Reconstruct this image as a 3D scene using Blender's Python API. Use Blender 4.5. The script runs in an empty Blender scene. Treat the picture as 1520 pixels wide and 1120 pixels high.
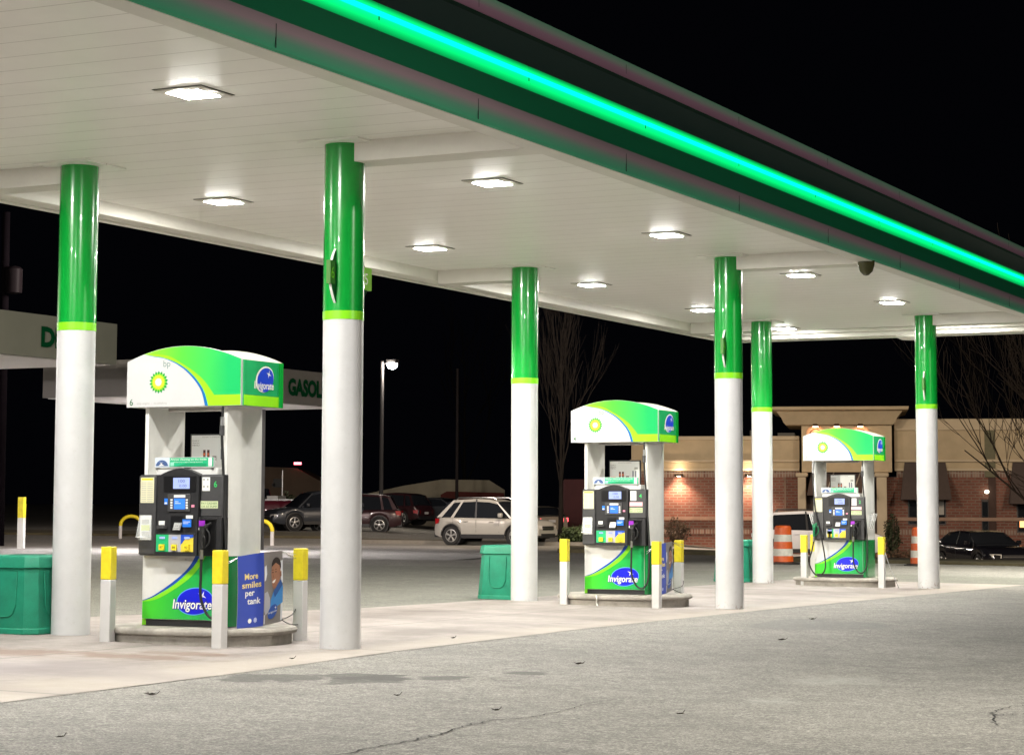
import bpy, bmesh, math, random
from mathutils import Vector, Matrix
R = math.radians
rnd = random.Random(7)
C = bpy.context.scene.collection
SC = bpy.context.scene

# ------------------------------------------------------------------ camera
CAM = Vector((10.1359, -17.0215, 1.2834))
YAW, PITCH, ROLL = -0.446247, 0.087100, 0.001964
fw = Vector((math.sin(YAW)*math.cos(PITCH), math.cos(YAW)*math.cos(PITCH), math.sin(PITCH)))
rt = Vector((math.cos(YAW), -math.sin(YAW), 0)); up = rt.cross(fw)
r2 = rt*math.cos(ROLL)+up*math.sin(ROLL); u2 = up*math.cos(ROLL)-rt*math.sin(ROLL)
cd = bpy.data.cameras.new('camera'); cam = bpy.data.objects.new('camera', cd); C.objects.link(cam)
m = Matrix((r2, u2, -fw)).transposed().to_4x4(); m.translation = CAM; cam.matrix_world = m
cd.sensor_width = 36; cd.lens = 3215.12/1520*36
cd.shift_x = (760-801.41)/1520; cd.shift_y = (469.951-560)/1520
cd.clip_start = .1; cd.clip_end = 2000
SC.camera = cam

# ------------------------------------------------------------------ world, exposure
w = bpy.data.worlds.new('World'); SC.world = w; w.use_nodes = True
bg = w.node_tree.nodes['Background']
bg.inputs[0].default_value = (0.55, 0.6, 1, 1); bg.inputs[1].default_value = 0.0005
SC.view_settings.view_transform = 'Standard'; SC.view_settings.look = 'None'
SC.view_settings.exposure = 1.5; SC.view_settings.gamma = 1
SC.cycles.use_denoising = True
SC.cycles.max_bounces = 8; SC.cycles.sample_clamp_indirect = 6
SC.cycles.caustics_reflective = False; SC.cycles.caustics_refractive = False

def site(r, d):            # point r metres right, d metres out along camera view, from image pixel columns
    s, c = math.sin(YAW), math.cos(YAW)
    r = (r*3372/d+701-801.4)*.954*d/3215 if d > .1 else r; d = d*.954
    return CAM.x + d*s + r*c, CAM.y + d*c - r*s
def lamp(kind, name, loc, energy, color, size=.5, aim=None, spot=None, blend=.6, spread=None):
    l = bpy.data.lights.new(name, kind); l.energy = energy; l.color = color
    if kind == 'AREA': l.size = size
    else: l.shadow_soft_size = size
    if spread: l.spread = R(spread)
    if spot: l.spot_size = R(spot); l.spot_blend = blend
    o = bpy.data.objects.new(name, l); C.objects.link(o); o.location = loc
    if aim is not None:
        o.rotation_euler = (Vector(aim)-Vector(loc)).to_track_quat('-Z', 'Y').to_euler()
    return o
LENS_STRENGTH = 260

# ------------------------------------------------------------------ materials
def sstep(a, b, x):
    t = max(0, min(1, (x-a)/(b-a))); return t*t*(3-2*t)
MATS = {}
def mat(name, col, rough=.5, metal=0, emit=None, es=0, coat=0, var=0, vscale=8, bump=0, bscale=60, alpha=1, trans=0):
    if name in MATS: return MATS[name]
    M = bpy.data.materials.new(name); M.use_nodes = True; nt = M.node_tree; b = nt.nodes['Principled BSDF']
    if name.startswith(('bark', 'pole_wood', 'transformer', 'dim_', 'far_letter', 'post_metal')): b.inputs['Specular IOR Level'].default_value = .04
    b.inputs['Base Color'].default_value = (*col, 1); b.inputs['Roughness'].default_value = rough
    b.inputs['Metallic'].default_value = metal
    b.inputs['Coat Weight'].default_value = coat
    if trans: b.inputs['Transmission Weight'].default_value = trans
    if alpha < 1: b.inputs['Alpha'].default_value = alpha
    if emit: b.inputs['Emission Color'].default_value = (*emit, 1); b.inputs['Emission Strength'].default_value = es
    tc = nt.nodes.new('ShaderNodeTexCoord')
    if var:
        n = nt.nodes.new('ShaderNodeTexNoise'); n.inputs['Scale'].default_value = vscale; n.inputs['Detail'].default_value = 8
        n.inputs['Roughness'].default_value = .65
        nt.links.new(tc.outputs['Object'], n.inputs['Vector'])
        r = nt.nodes.new('ShaderNodeValToRGB'); r.color_ramp.elements[0].position = .3; r.color_ramp.elements[1].position = .7
        r.color_ramp.elements[0].color = tuple(c*(1-var) for c in col)+(1,); r.color_ramp.elements[1].color = tuple(min(1, c*(1+var*.5)) for c in col)+(1,)
        nt.links.new(n.outputs[0], r.inputs[0]); nt.links.new(r.outputs[0], b.inputs['Base Color'])
    if bump:
        n = nt.nodes.new('ShaderNodeTexNoise'); n.inputs['Scale'].default_value = bscale; n.inputs['Detail'].default_value = 6
        nt.links.new(tc.outputs['Object'], n.inputs['Vector'])
        bp = nt.nodes.new('ShaderNodeBump'); bp.inputs['Strength'].default_value = bump; bp.inputs['Distance'].default_value = .01
        nt.links.new(n.outputs[0], bp.inputs['Height']); nt.links.new(bp.outputs[0], b.inputs['Normal'])
    MATS[name] = M; return M
class N:     # small node-graph helper
    def __init__(s, name):
        s.M = bpy.data.materials.new(name); s.M.use_nodes = True; s.nt = s.M.node_tree; s.b = s.nt.nodes['Principled BSDF']
        s.tc = s.nt.nodes.new('ShaderNodeTexCoord'); MATS[name] = s.M
    def n(s, t, **k):
        x = s.nt.nodes.new(t)
        for a, v in k.items():
            if a.startswith('i_'):
                key = a[2:]; key = int(key) if key.isdigit() else key.replace('_', ' ')
                x.inputs[key].default_value = v
            else: setattr(x, a, v)
        return x
    def l(s, a, b): s.nt.links.new(a, b)
    def noise(s, scale, detail=6, rough=.6, vec=None):
        n = s.n('ShaderNodeTexNoise', i_Scale=scale, i_Detail=detail, i_Roughness=rough)
        s.l(vec or s.tc.outputs['Object'], n.inputs['Vector']); return n.outputs[0]
    def ramp(s, src, stops):
        r = s.n('ShaderNodeValToRGB'); cr = r.color_ramp
        while len(cr.elements) < len(stops): cr.elements.new(.5)
        for e, (p, c) in zip(cr.elements, stops): e.position = p; e.color = (*c, 1) if len(c) == 3 else c
        s.l(src, r.inputs[0]); return r.outputs[0]
    def mix(s, f, a, b, mode='MIX'):
        x = s.n('ShaderNodeMix', data_type='RGBA', blend_type=mode)
        for v, k in ((f, 0), (a, 6), (b, 7)):
            if isinstance(v, (int, float)): x.inputs[k].default_value = v
            elif isinstance(v, tuple): x.inputs[k].default_value = (*v, 1)
            else: s.l(v, x.inputs[k])
        return x.outputs[2]
    def math(s, op, a, b=0, c=None):
        x = s.n('ShaderNodeMath', operation=op)
        for i, v in enumerate((a, b) if c is None else (a, b, c)):
            if isinstance(v, (int, float)): x.inputs[i].default_value = v
            else: s.l(v, x.inputs[i])
        return x.outputs[0]
    def bump(s, h, st=.3, dist=.01):
        x = s.n('ShaderNodeBump', i_Strength=st, i_Distance=dist); s.l(h, x.inputs['Height']); s.l(x.outputs[0], s.b.inputs['Normal'])
    def xyz(s, vec=None):
        x = s.n('ShaderNodeSeparateXYZ'); s.l(vec or s.tc.outputs['Object'], x.inputs[0]); return x.outputs
    def out(s, col, rough=.8, coat=0):
        s.l(col, s.b.inputs['Base Color'])
        if isinstance(rough, (int, float)): s.b.inputs['Roughness'].default_value = rough
        else: s.l(rough, s.b.inputs['Roughness'])
        s.b.inputs['Coat Weight'].default_value = coat
        return s.M

def asphalt_mat(name, base, speck=1.0, warm=(1, .955, .88)):
    g = N(name)
    big = g.noise(.22, 5, .6); mid = g.noise(2.3, 6, .65); fine = g.noise(62, 3, .85); med = g.noise(17, 4, .8)
    c = g.ramp(big, [(.3, tuple(base*.82*k for k in warm)), (.7, tuple(base*1.14*k for k in warm))])
    c = g.mix(.55, c, g.ramp(mid, [(.3, (.62,)*3), (.7, (1.25, 1.25, 1.22))]), 'MULTIPLY')
    c = g.mix(.6*speck, c, g.ramp(fine, [(.36, (.2,)*3), (.5, (.95,)*3), (.62, (2.3, 2.3, 2.2))]), 'MULTIPLY')
    c = g.mix(.42*speck, c, g.ramp(med, [(.38, (.4,)*3), (.5, (1,)*3), (.64, (1.8,)*3)]), 'MULTIPLY')
    # tyre tracks and worn lanes running with the bays
    g.bump(g.math('ADD', fine, g.math('MULTIPLY', med, 1.5)), .6, .006)
    return g, c
g, c = asphalt_mat('asphalt', .18)
# oil stains where cars stop in front of the slab
xyz = g.xyz()
def blot(g, cx, cy, rx, ry, wob, sc, lo=.75, hi=1.0):
    vx = g.math('DIVIDE', g.math('SUBTRACT', g.xyz()[0], cx), rx); vy = g.math('DIVIDE', g.math('SUBTRACT', g.xyz()[1], cy), ry)
    d = g.math('SQRT', g.math('ADD', g.math('MULTIPLY', vx, vx), g.math('MULTIPLY', vy, vy)))
    d = g.math('ADD', d, g.math('MULTIPLY', g.math('SUBTRACT', g.noise(sc, 3), .5), wob))
    r = g.n('ShaderNodeMapRange', i_1=lo, i_2=hi, i_3=1.0, i_4=0.0); g.l(d, r.inputs[0]); return r.outputs[0]
def stain(g, c, col, k, *a, **kw): return g.mix(g.math('MULTIPLY', blot(g, *a, **kw), k), c, col)
for a in [(1.25, -3.1, .4, .5, 2.2, 3.2), (1.75, -2.6, .45, .3, 2.0, 4), (1.9, -2.8, .28, .5, 2.0, 4), (2.3, -2.3, .2, .25, 1.6, 5), (2.6, -1.5, .2, .2, 1.5, 5)]:
    c = stain(g, c, (.055, .052, .048), .75, *a)
c = stain(g, c, (.10, .10, .10), .4, 2.2, 7.0, .9, 1.2, 1.5, .8, lo=.85, hi=.95)
for a in [(4.87, -.66, .45, .7, 2.0, 5), (5.02, -2.67, .25, .4, 2.0, 6)]: c = stain(g, c, (.38, .38, .34), .35, *a, lo=.1, hi=1)
g.out(c, .85)
g, c = asphalt_mat('old_asphalt', .155, .8, (1, .99, .86)); g.out(c, .85)
g, c = asphalt_mat('lane_asphalt', .24, .7, (1, .97, .95)); g.out(c, .85)

g = N('concrete_slab')
big = g.noise(.35, 6, .65); mid = g.noise(1.9, 8, .7); fine = g.noise(60, 4, .7); streak = g.noise(6, 5, .7)
c = g.ramp(big, [(.3, (.25, .222, .205)), (.7, (.325, .292, .272))])
c = g.mix(.7, c, g.ramp(mid, [(.28, (.66, .64, .62)), (.5, (1, .99, .98)), (.72, (1.12, 1.1, 1.08))]), 'MULTIPLY')
c = g.mix(.5, c, g.ramp(fine, [(.3, (.75,)*3), (.7, (1.2,)*3)]), 'MULTIPLY')
c = g.mix(.3, c, g.ramp(streak, [(.35, (.6,)*3), (.6, (1.1,)*3)]), 'MULTIPLY')
for a in [(-2.0, -2.3, .75, .5, 1.6, 2.5), (-.9, -2.0, .9, .3, 1.8, 3), (-.6, -1.45, .5, .25, 1.8, 3)]: c = stain(g, c, (.15, .085, .055), .6, *a, lo=.5, hi=1.1)
for a in [(-.5, -3.1, .6, .8, 2.2, 2), (-3.0, 3.6, 1.2, .6, 2, 2), (-2.6, 5.6, .9, 1.5, 2.2, 1.4), (-1.6, 7.7, .9, .8, 2.2, 2), (-.6, 2.6, .4, 1.1, 2.2, 2), (-1.4, 15.5, 1.1, 1.6, 2.2, 1.5)]:
    c = stain(g, c, (.13, .11, .10), .5, *a, lo=.3, hi=1.1)
edge = g.n('ShaderNodeMapRange', i_1=-.15, i_2=.25, i_3=0.0, i_4=.55); g.l(g.math('ADD', g.xyz()[0], g.math('MULTIPLY', g.math('SUBTRACT', g.noise(.8, 4), .5), .5)), edge.inputs[0])
c = g.mix(edge.outputs[0], c, (.34, .30, .25))
c = stain(g, c, (.30, .27, .28), .5, -2.2, -3.6, 3.5, 1.0, 1.2, .8, lo=.3, hi=1.1)
for y_ in (-5.1, -3.6, 3.0, 4.7, 6.4, 13.1, 14.9, 16.6): c = stain(g, c, (.12, .105, .098), .34, -1.5, y_, 4.5, .42, 1.1, 1.6, lo=.2, hi=1.1)
# expansion joints every 5.15 m across and one lengthwise
xx, yy = g.xyz()[0], g.xyz()[1]
fy = g.math('ABSOLUTE', g.math('SUBTRACT', g.math('FRACT', g.math('ADD', g.math('DIVIDE', yy, 5.154), .5)), .5))
jy = g.math('LESS_THAN', fy, .0026)
jx = g.math('LESS_THAN', g.math('ABSOLUTE', g.math('ADD', xx, 1.49)), .013)
c = g.mix(g.math('MULTIPLY', g.math('MAXIMUM', jy, jx), .85), c, (.1, .09, .08))
g.bump(g.math('ADD', fine, mid), .3, .006); g.out(c, .75)

g = N('soffit_panel')
yy = g.xyz()[1]
f = g.math('ABSOLUTE', g.math('SUBTRACT', g.math('FRACT', g.math('DIVIDE', yy, .405)), .5))
seam = g.math('GREATER_THAN', f, .482)
c = g.ramp(g.noise(.5, 5, .6), [(.3, (.86, .845, .80)), (.7, (.90, .885, .845))])
c = g.mix(.25, c, g.ramp(g.noise(3, 6, .7), [(.3, (.86,)*3), (.7, (1.03,)*3)]), 'MULTIPLY')
c = g.mix(g.math('MULTIPLY', seam, .42), c, (.25, .22, .18))
g.bump(seam, -.25, .004); g.out(c, .42)

def paint_white(name, col=(.60, .60, .605), rough=.38):
    g = N(name)
    c = g.ramp(g.noise(2.5, 7, .7), [(.25, tuple(k*.89 for k in col)), (.6, col)])
    c = g.mix(.3, c, g.ramp(g.noise(22, 6, .7), [(.27, (.72, .68, .62)), (.4, (1, 1, 1))]), 'MULTIPLY')
    g.bump(g.noise(9, 4), .08, .004)
    return g, c
g, c = paint_white('column_white')
z = g.xyz()[2]
low = g.n('ShaderNodeMapRange', i_1=.06, i_2=-.06, i_3=0.0, i_4=.75); g.l(z, low.inputs[0])
sc = g.ramp(g.noise(26, 5, .7), [(.55, (0, 0, 0)), (.62, (1, 1, 1))])
k = g.n('ShaderNodeSeparateColor'); g.l(sc, k.inputs[0])
c = g.mix(g.math('MULTIPLY', low.outputs[0], k.outputs[0]), c, (.22, .12, .07))
g.out(c, .38)
g, c = paint_white('white_paint'); g.out(c, .4)
g, c = paint_white('bollard_white', (.58, .57, .56), .55); g.out(c, .6)
WHITE = mat('white_gloss', (.56, .56, .56), .3, var=.05, vscale=4)
PANEL = mat('white_panel', (.66, .66, .64), .35, var=.10, vscale=5)
GREEN = mat('livery_green', (.004, .30, .035), .22, coat=.5, var=.06, vscale=3)
LIME = mat('livery_lime', (.22, .68, .015), .3)
BLUE = mat('swoosh_blue', (.005, .07, .42), .3)
NAVY = mat('ellipse_blue', (.006, .012, .62), .3)
BLACK = mat('black_plastic', (.022, .022, .024), .38, var=.2, vscale=20)
DGREY = mat('dark_grey_plastic', (.05, .05, .052), .45, var=.15, vscale=20)
RUB = mat('black_rubber', (.012, .012, .012), .5)
YEL = mat('bollard_yellow', (.78, .64, .02), .45, var=.18, vscale=9)
STEEL = mat('brushed_steel', (.5, .5, .5), .3, 1)
CURB = mat('kerb_concrete', (.34, .315, .275), .85, var=.35, vscale=5, bump=.4, bscale=40)
TXTG = mat('logo_teal', (.14, .24, .22), .5)
DKTXT = mat('dark_green_print', (.01, .12, .03), .5)
GREYP = mat('grey_print', (.35, .36, .33), .5)
SUN_G = mat('flower_green', (.0, .30, .04), .4); SUN_L = mat('flower_lime', (.30, .72, .02), .4)
SUN_Y = mat('flower_yellow', (.95, .70, .03), .4); SUN_W = mat('flower_white', (.88, .88, .82), .4)
PAPER = mat('paper_white', (.75, .76, .74), .5); PAPERY = mat('paper_cream', (.72, .70, .48), .5)
PURPLE = mat('sticker_purple', (.28, .02, .45), .4); PINK = mat('sticker_pink', (.8, .28, .4), .4)
SKYB = mat('sticker_blue', (.02, .18, .75), .35)
LCD = mat('lit_display', (.1, .12, .2), .3, emit=(.42, .52, 1), es=.36)
SCR = mat('lit_screen', (.02, .05, .2), .3, emit=(.03, .2, .9), es=.5)
LCDT = mat('display_digits', (.05, .06, .1), .4)
TEAL = mat('bin_green', (.008, .235, .135), .55, var=.22, vscale=7, bump=.25, bscale=70)
TEALD = mat('bin_green_dark', (.006, .15, .09), .6)
def grad_mat(name, axis, a, b, stops, rough=.28, coat=.3):
    g = N(name); v = g.xyz()[axis]
    mr = g.n('ShaderNodeMapRange', i_1=a, i_2=b); g.l(v, mr.inputs[0])
    return g.out(g.ramp(mr.outputs[0], stops), rough, coat)
GRADH = grad_mat('sign_green_fade', 0, -.45, .5, [(0, (.26, .80, .015)), (.45, (.09, .66, .05)), (1, (.012, .46, .12))])
GRADB = grad_mat('base_green_fade', 0, -.5, .5, [(0, (.06, .62, .01)), (.45, (.02, .44, .05)), (1, (.004, .30, .10))])
SIDEG = mat('sign_side_green', (.02, .40, .13), .25, coat=.4, var=.06)
BASEG = mat('base_side_green', (.004, .20, .045), .2, coat=.5)

# ------------------------------------------------------------------ mesh builder
def text_mesh(s, shear=0, extra=0):
    cu = bpy.data.curves.new('t', 'FONT'); cu.body = s; cu.size = 1; cu.shear = shear; cu.align_x = 'LEFT'
    cu.offset = extra; cu.resolution_u = 3
    o = bpy.data.objects.new('t', cu); C.objects.link(o)
    me = o.to_mesh()
    vs = [(v.co.x, v.co.y) for v in me.vertices]; fs = [tuple(p.vertices) for p in me.polygons]
    o.to_mesh_clear(); bpy.data.objects.remove(o); bpy.data.curves.remove(cu)
    return vs, fs
class MB:
    def __init__(s): s.v = []; s.f = []; s.mi = []; s.mats = []
    def k(s, M):
        if M not in s.mats: s.mats.append(M)
        return s.mats.index(M)
    def add(s, vs, fs, M):
        o = len(s.v); s.v += [tuple(v) for v in vs]; k = s.k(M)
        for f in fs: s.f.append(tuple(i+o for i in f)); s.mi.append(k)
        return s
    def box(s, x0, x1, y0, y1, z0, z1, M):
        vs = [(x, y, z) for z in (z0, z1) for y in (y0, y1) for x in (x0, x1)]
        return s.add(vs, [(0, 2, 3, 1), (4, 5, 7, 6), (0, 1, 5, 4), (2, 6, 7, 3), (0, 4, 6, 2), (1, 3, 7, 5)], M)
    def prism(s, pts, fn0, fn1, M, caps=True, M2=None):
        n = len(pts); a = [fn0(*p) for p in pts]; b = [fn1(*p) for p in pts]
        fs = [(i, (i+1) % n, n+(i+1) % n, n+i) for i in range(n)]
        s.add(a+b, fs, M2 or M)
        if caps: s.add(a, [tuple(range(n))[::-1]], M); s.add(b, [tuple(range(n))], M)
        return s
    def lathe(s, prof, M, n=32, c=(0, 0, 0), axis='z', caps=True):
        vs = []
        for r, h in prof:
            for i in range(n):
                a = 2*math.pi*i/n; p = (r*math.cos(a), r*math.sin(a), h)
                if axis == 'y': p = (p[0], p[2], p[1])
                if axis == 'x': p = (p[2], p[0], p[1])
                vs.append((p[0]+c[0], p[1]+c[1], p[2]+c[2]))
        fs = [(j*n+i, j*n+(i+1) % n, (j+1)*n+(i+1) % n, (j+1)*n+i) for j in range(len(prof)-1) for i in range(n)]
        if caps: fs += [tuple(range(n))[::-1], tuple(range((len(prof)-1)*n, len(prof)*n))]
        return s.add(vs, fs, M)
    def tube(s, pts, r, M, n=8, caps=True):
        pts = [Vector(p) for p in pts]; rr = r if isinstance(r, (list, tuple)) else [r]*len(pts); vs = []
        t0 = (pts[1]-pts[0]).normalized(); nrm = t0.orthogonal().normalized()
        for i, p in enumerate(pts):
            t = (pts[min(i+1, len(pts)-1)]-pts[max(i-1, 0)]).normalized()
            nrm = (nrm-t*nrm.dot(t)).normalized(); b = t.cross(nrm)
            for q in range(n):
                a = 2*math.pi*q/n; vs.append(p+(nrm*math.cos(a)+b*math.sin(a))*rr[i])
        fs = [(j*n+i, j*n+(i+1) % n, (j+1)*n+(i+1) % n, (j+1)*n+i) for j in range(len(pts)-1) for i in range(n)]
        if caps: fs += [tuple(range(n))[::-1], tuple(range((len(pts)-1)*n, len(pts)*n))]
        return s.add(vs, fs, M)
    def poly(s, pts, fn, M): return s.add([fn(*p) for p in pts], [tuple(range(len(pts)))], M)
    def rect(s, x0, x1, z0, z1, fn, M): return s.poly([(x0, z0), (x1, z0), (x1, z1), (x0, z1)], fn, M)
    def text(s, body, x, z, fn, M, h=None, width=None, shear=0, center=False, rot=0, extra=0):
        vs, fs = text_mesh(body, shear, extra)
        if not vs: return s
        x0 = min(v[0] for v in vs); x1 = max(v[0] for v in vs); z1 = .72
        sx = sz = (h or 1)/.72
        if width: sx = width/(x1-x0)
        if width and not h: sz = sx
        ox = -(x0+x1)/2 if center else -x0
        ca, sa = math.cos(rot), math.sin(rot)
        pts = []
        for a, b in vs:
            a = (a+ox)*sx; b = b*sz; pts.append(fn(x+a*ca-b*sa, z+a*sa+b*ca))
        return s.add(pts, fs, M)
    def build(s, name, parent=None, loc=None, off=(0, 0, 0), bevel=0, ang=35, sharp=True):
        me = bpy.data.meshes.new(name); me.from_pydata([(a-off[0], b-off[1], c-off[2]) for a, b, c in s.v], [], s.f)
        for M in s.mats: me.materials.append(M)
        me.polygons.foreach_set('material_index', s.mi); me.polygons.foreach_set('use_smooth', [True]*len(s.f))
        me.update()
        if sharp: me.set_sharp_from_angle(angle=R(ang))
        o = bpy.data.objects.new(name, me); C.objects.link(o)
        if parent: o.parent = parent
        if loc is not None: o.location = loc
        if bevel:
            b = o.modifiers.new('bevel', 'BEVEL'); b.width = bevel; b.segments = 2; b.limit_method = 'ANGLE'; b.angle_limit = R(50)
            b.harden_normals = False
        return o
def tag(o, label=None, cat=None, group=None, kind=None):
    for k, v in (('label', label), ('category', cat), ('group', group), ('kind', kind)):
        if v: o[k] = v
    return o
def empty(name, loc, rz=0):
    o = bpy.data.objects.new(name, None); C.objects.link(o); o.location = loc; o.rotation_euler = (0, 0, rz); o.empty_display_size = .2
    return o
def copy_tree(o, parent=None):
    c = o.copy(); C.objects.link(c)
    if parent: c.parent = parent
    for ch in o.children: copy_tree(ch, c)
    return c
def smooth_path(P, n=8):       # Catmull-Rom through the points
    P = [Vector(p) for p in P]; Q = [P[0]]+P+[P[-1]]; out = []
    for i in range(1, len(Q)-2):
        for k in range(n):
            t = k/n; a, b, c, d = Q[i-1:i+3]
            out.append(.5*((2*b)+(c-a)*t+(2*a-5*b+4*c-d)*t*t+(3*b-a-3*c+d)*t**3))
    return out+[P[-1]]

# ------------------------------------------------------------------ ground
def tz(x, y):
    v = Vector((x-CAM.x, y-CAM.y)); s, c = math.sin(YAW), math.cos(YAW)
    d = (v.x*s+v.y*c); r = v.x*c-v.y*s
    k = 1-sstep(49, 58, d); d = max(d, .1); r = (801.4+3215*r/d-701)*d/.954/3372; d /= .954
    z = (-.01419*x-.00572*y)*k-.12*(1-k)
    z -= 1.12*sstep(54, 92, d)*sstep(4, 20, r)
    z += .32*sstep(86, 97, d)*sstep(0, -5, r)
    z += 1.2*sstep(140, 230, d)
    return z
rs = [-260, -180, -130, -100, -80, -64, -52, -44, -38, -33, -29]+[-26+i*1.0 for i in range(0, 56)]+[34, 40, 48, 60, 80, 110, 150, 200, 260]
ds = [-40, -20, -8, 0, 8, 16, 24, 32, 38, 42]+[44+i*1.6 for i in range(0, 50)]+[128, 136, 145, 155, 170, 190, 210, 230, 280, 340, 420]
def plain(r, d):
    s, c = math.sin(YAW), math.cos(YAW); return CAM.x+d*s+r*c, CAM.y+d*c-r*s
vs = [plain(r, d) for d in ds for r in rs]; vs = [(x, y, tz(x, y)) for x, y in vs]
nr = len(rs)
fs = [(j*nr+i, j*nr+i+1, (j+1)*nr+i+1, (j+1)*nr+i) for j in range(len(ds)-1) for i in range(nr-1)]
tag(MB().add(vs, fs, MATS['asphalt']).build('ground', ang=180), kind='structure')
def sheet(name, pts, z, M, kind='structure'):
    return tag(MB().poly(pts, lambda a, b: (a, b, z+tz(a, b)), M).build(name, ang=180), kind=kind)
sheet('concrete_slab', [(-5.0, -22), (1.1, -22), (.96, -5.85), (.84, -2.98), (.58, .0), (.42, 4.46), (.47, 9.95), (.9, 22.9), (-3.25, 22.4), (-3.3, 18), (-3.4, 12), (-3.6, 6), (-4.75, 3)], .004, MATS['concrete_slab'])
# older, browner lane behind the slab, then the paler drive beyond it
def spoly(L): return [site(r, d) for r, d in L]
sheet('service_lane', [(-5.0, -22), (-4.74, 3), (-3.59, 6), (-3.39, 12), (-3.29, 18), (-3.24, 22.41), (.88, 22.9), (.9, 27.5), (-6.2, 26.0), (-11.5, 22.9), (-19, 19.8), (-30, 14), (-30, -22)], .003, MATS['old_asphalt'])
L = [(-17.5, 54), (-2.0, 50), (-.5, 58), (1.5, 66), (-1, 80), (-12, 80.5), (-26, 66), (-26, 56)]
sheet('drive', spoly(L), .005, MATS['lane_asphalt'])

# ------------------------------------------------------------------ canopy
X0, X1, Y0, Y1, H = -4.62, 2.05, -16.0, 22.25, 4.6
def band(name, col0, col1):
    return grad_mat(name, 2, 0, 1, [(0, col0), (1, col1)], .45, .1)
canopy = empty('fuel_canopy', (-1.5, 2.9, 0))
tag(canopy, 'long white forecourt canopy with glowing green light bar along its dark fascia', 'canopy')
CO = (-1.5, 2.9, 0)
MB().box(X0+.28, X1-.125, Y0, Y1-.28, H, H+.12, MATS['soffit_panel']).build('soffit', canopy, off=CO)
TRIM = mat('trim_white', (.70, .68, .62), .45, var=.08, vscale=2)
b = MB()
for (a, bb, y) in [(0, X1-.125, 0), (X0+.285, -3.0, 0), (0, X1-.125, 9.97), (X0+.285, -3.0, 9.97), (0, X1-.125, 19.67), (X0+.285, -3.0, 19.67), (0, X1-.125, -9.9), (X0+.285, -3.0, -9.9)]:
    MB().box(a, bb, y-.10, y+.24, H-.19, H+.002, TRIM).build('beam_cover', canopy, off=CO, bevel=.006)
# back and end trim hanging lower than the soffit
b = MB().box(X0, X0+.28, Y0, Y1, H-.15, H+.9, TRIM).box(X0-.03, X0+.05, Y0, Y1+.03, H-.175, H-.12, TRIM)
b.build('rear_fascia', canopy, off=CO, bevel=.01)
b = MB().box(X0+.28, X1+.02, Y1-.28, Y1, H-.15, H+.9, TRIM).box(X0+.05, X1+.02, Y1-.05, Y1+.03, H-.175, H-.12, TRIM).box(X0+.28, X1, Y1-.42, Y1-.28, H-.07, H-.004, TRIM)
b.build('end_fascia', canopy, off=CO, bevel=.01)
MB().box(X0+.28, X1-.125, Y0, Y1-.28, H+.12, H+.9, mat('dark_metal', (.03, .03, .03), .6)).build('roof_deck', canopy, off=CO)
# front fascia, swept along y
STRIPL = grad_mat('fascia_lower', 2, H-.20, H+.045, [(0, (.03, .38, .19)), (.35, (.11, .30, .20)), (.65, (.29, .21, .235)), (1, (.24, .17, .19))], .65, .0)  # green-to-mauve tint of the light on the strip, painted as a ramp
STRIPU = grad_mat('fascia_upper', 2, H+.70, H+.89, [(0, (.20, .09, .14)), (.4, (.27, .15, .21)), (.65, (.22, .30, .24)), (1, (.13, .36, .22))], .65, .0)  # same light tint painted in, mauve near the bar and green above
COVE = mat('fascia_cove_green', (.002, .11, .045), .5)
COVD = mat('fascia_cove_shade', (.0015, .014, .012), .6)  # cove above the bar coloured near-black for the light it misses
def sweep(prof, M, name, y0=Y0, y1=Y1+.03, n=1, parent=canopy, ang=35):
    b = MB(); m_ = len(prof)
    vs = [(x, y0+(y1-y0)*j/n, z) for j in range(n+1) for x, z in prof]
    fs = [(j*m_+i, (j+1)*m_+i, (j+1)*m_+i+1, j*m_+i+1) for j in range(n) for i in range(m_-1)]
    b.add(vs, fs, M); return b.build(name, parent, off=CO, ang=ang)
zl = H-.20
MB().box(X1-.12, X1-.075, Y0, Y1, zl+.004, H+.9, TRIM).build('fascia_return', canopy, off=CO)
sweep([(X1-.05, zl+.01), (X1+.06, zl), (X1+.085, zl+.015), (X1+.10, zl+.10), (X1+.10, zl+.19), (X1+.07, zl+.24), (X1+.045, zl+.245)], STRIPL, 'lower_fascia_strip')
sweep([(X1-.12, zl-.004), (X1+.064, zl-.004), (X1+.064, zl+.012)], TRIM, 'drip_edge')
cz = [(X1+.045, zl+.245)]+[(X1+.045-.10*math.sin(math.pi*t/12), zl+.245+(.355*t/6)) for t in range(1, 7)]
sweep(cz, COVE, 'lower_cove', ang=80)
zt = cz[-1][1]
cz2 = [(X1-.055+.10*(1-math.cos(math.pi*t/12)), zt+.30*t/6) for t in range(0, 7)]
sweep(cz2, COVD, 'upper_cove', ang=80)
zu = cz2[-1][1]
sweep([(X1+.045, zu), (X1+.075, zu+.006), (X1+.0985, zu+.012)], mat('lip_black', (.004, .006, .005), 1.0), 'upper_lip')
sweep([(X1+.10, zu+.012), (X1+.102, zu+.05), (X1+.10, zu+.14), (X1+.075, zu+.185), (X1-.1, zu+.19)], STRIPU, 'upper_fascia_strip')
GLOW = mat('light_bar_lens', (.02, .2, .12), .3, emit=(.0, 1.0, .30), es=3.6)
g = N('light_bar_glow'); mr = g.n('ShaderNodeMapRange', i_1=H-.20+.60-.135, i_2=H-.20+.60+.125); g.l(g.xyz()[2], mr.inputs[0])
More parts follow.
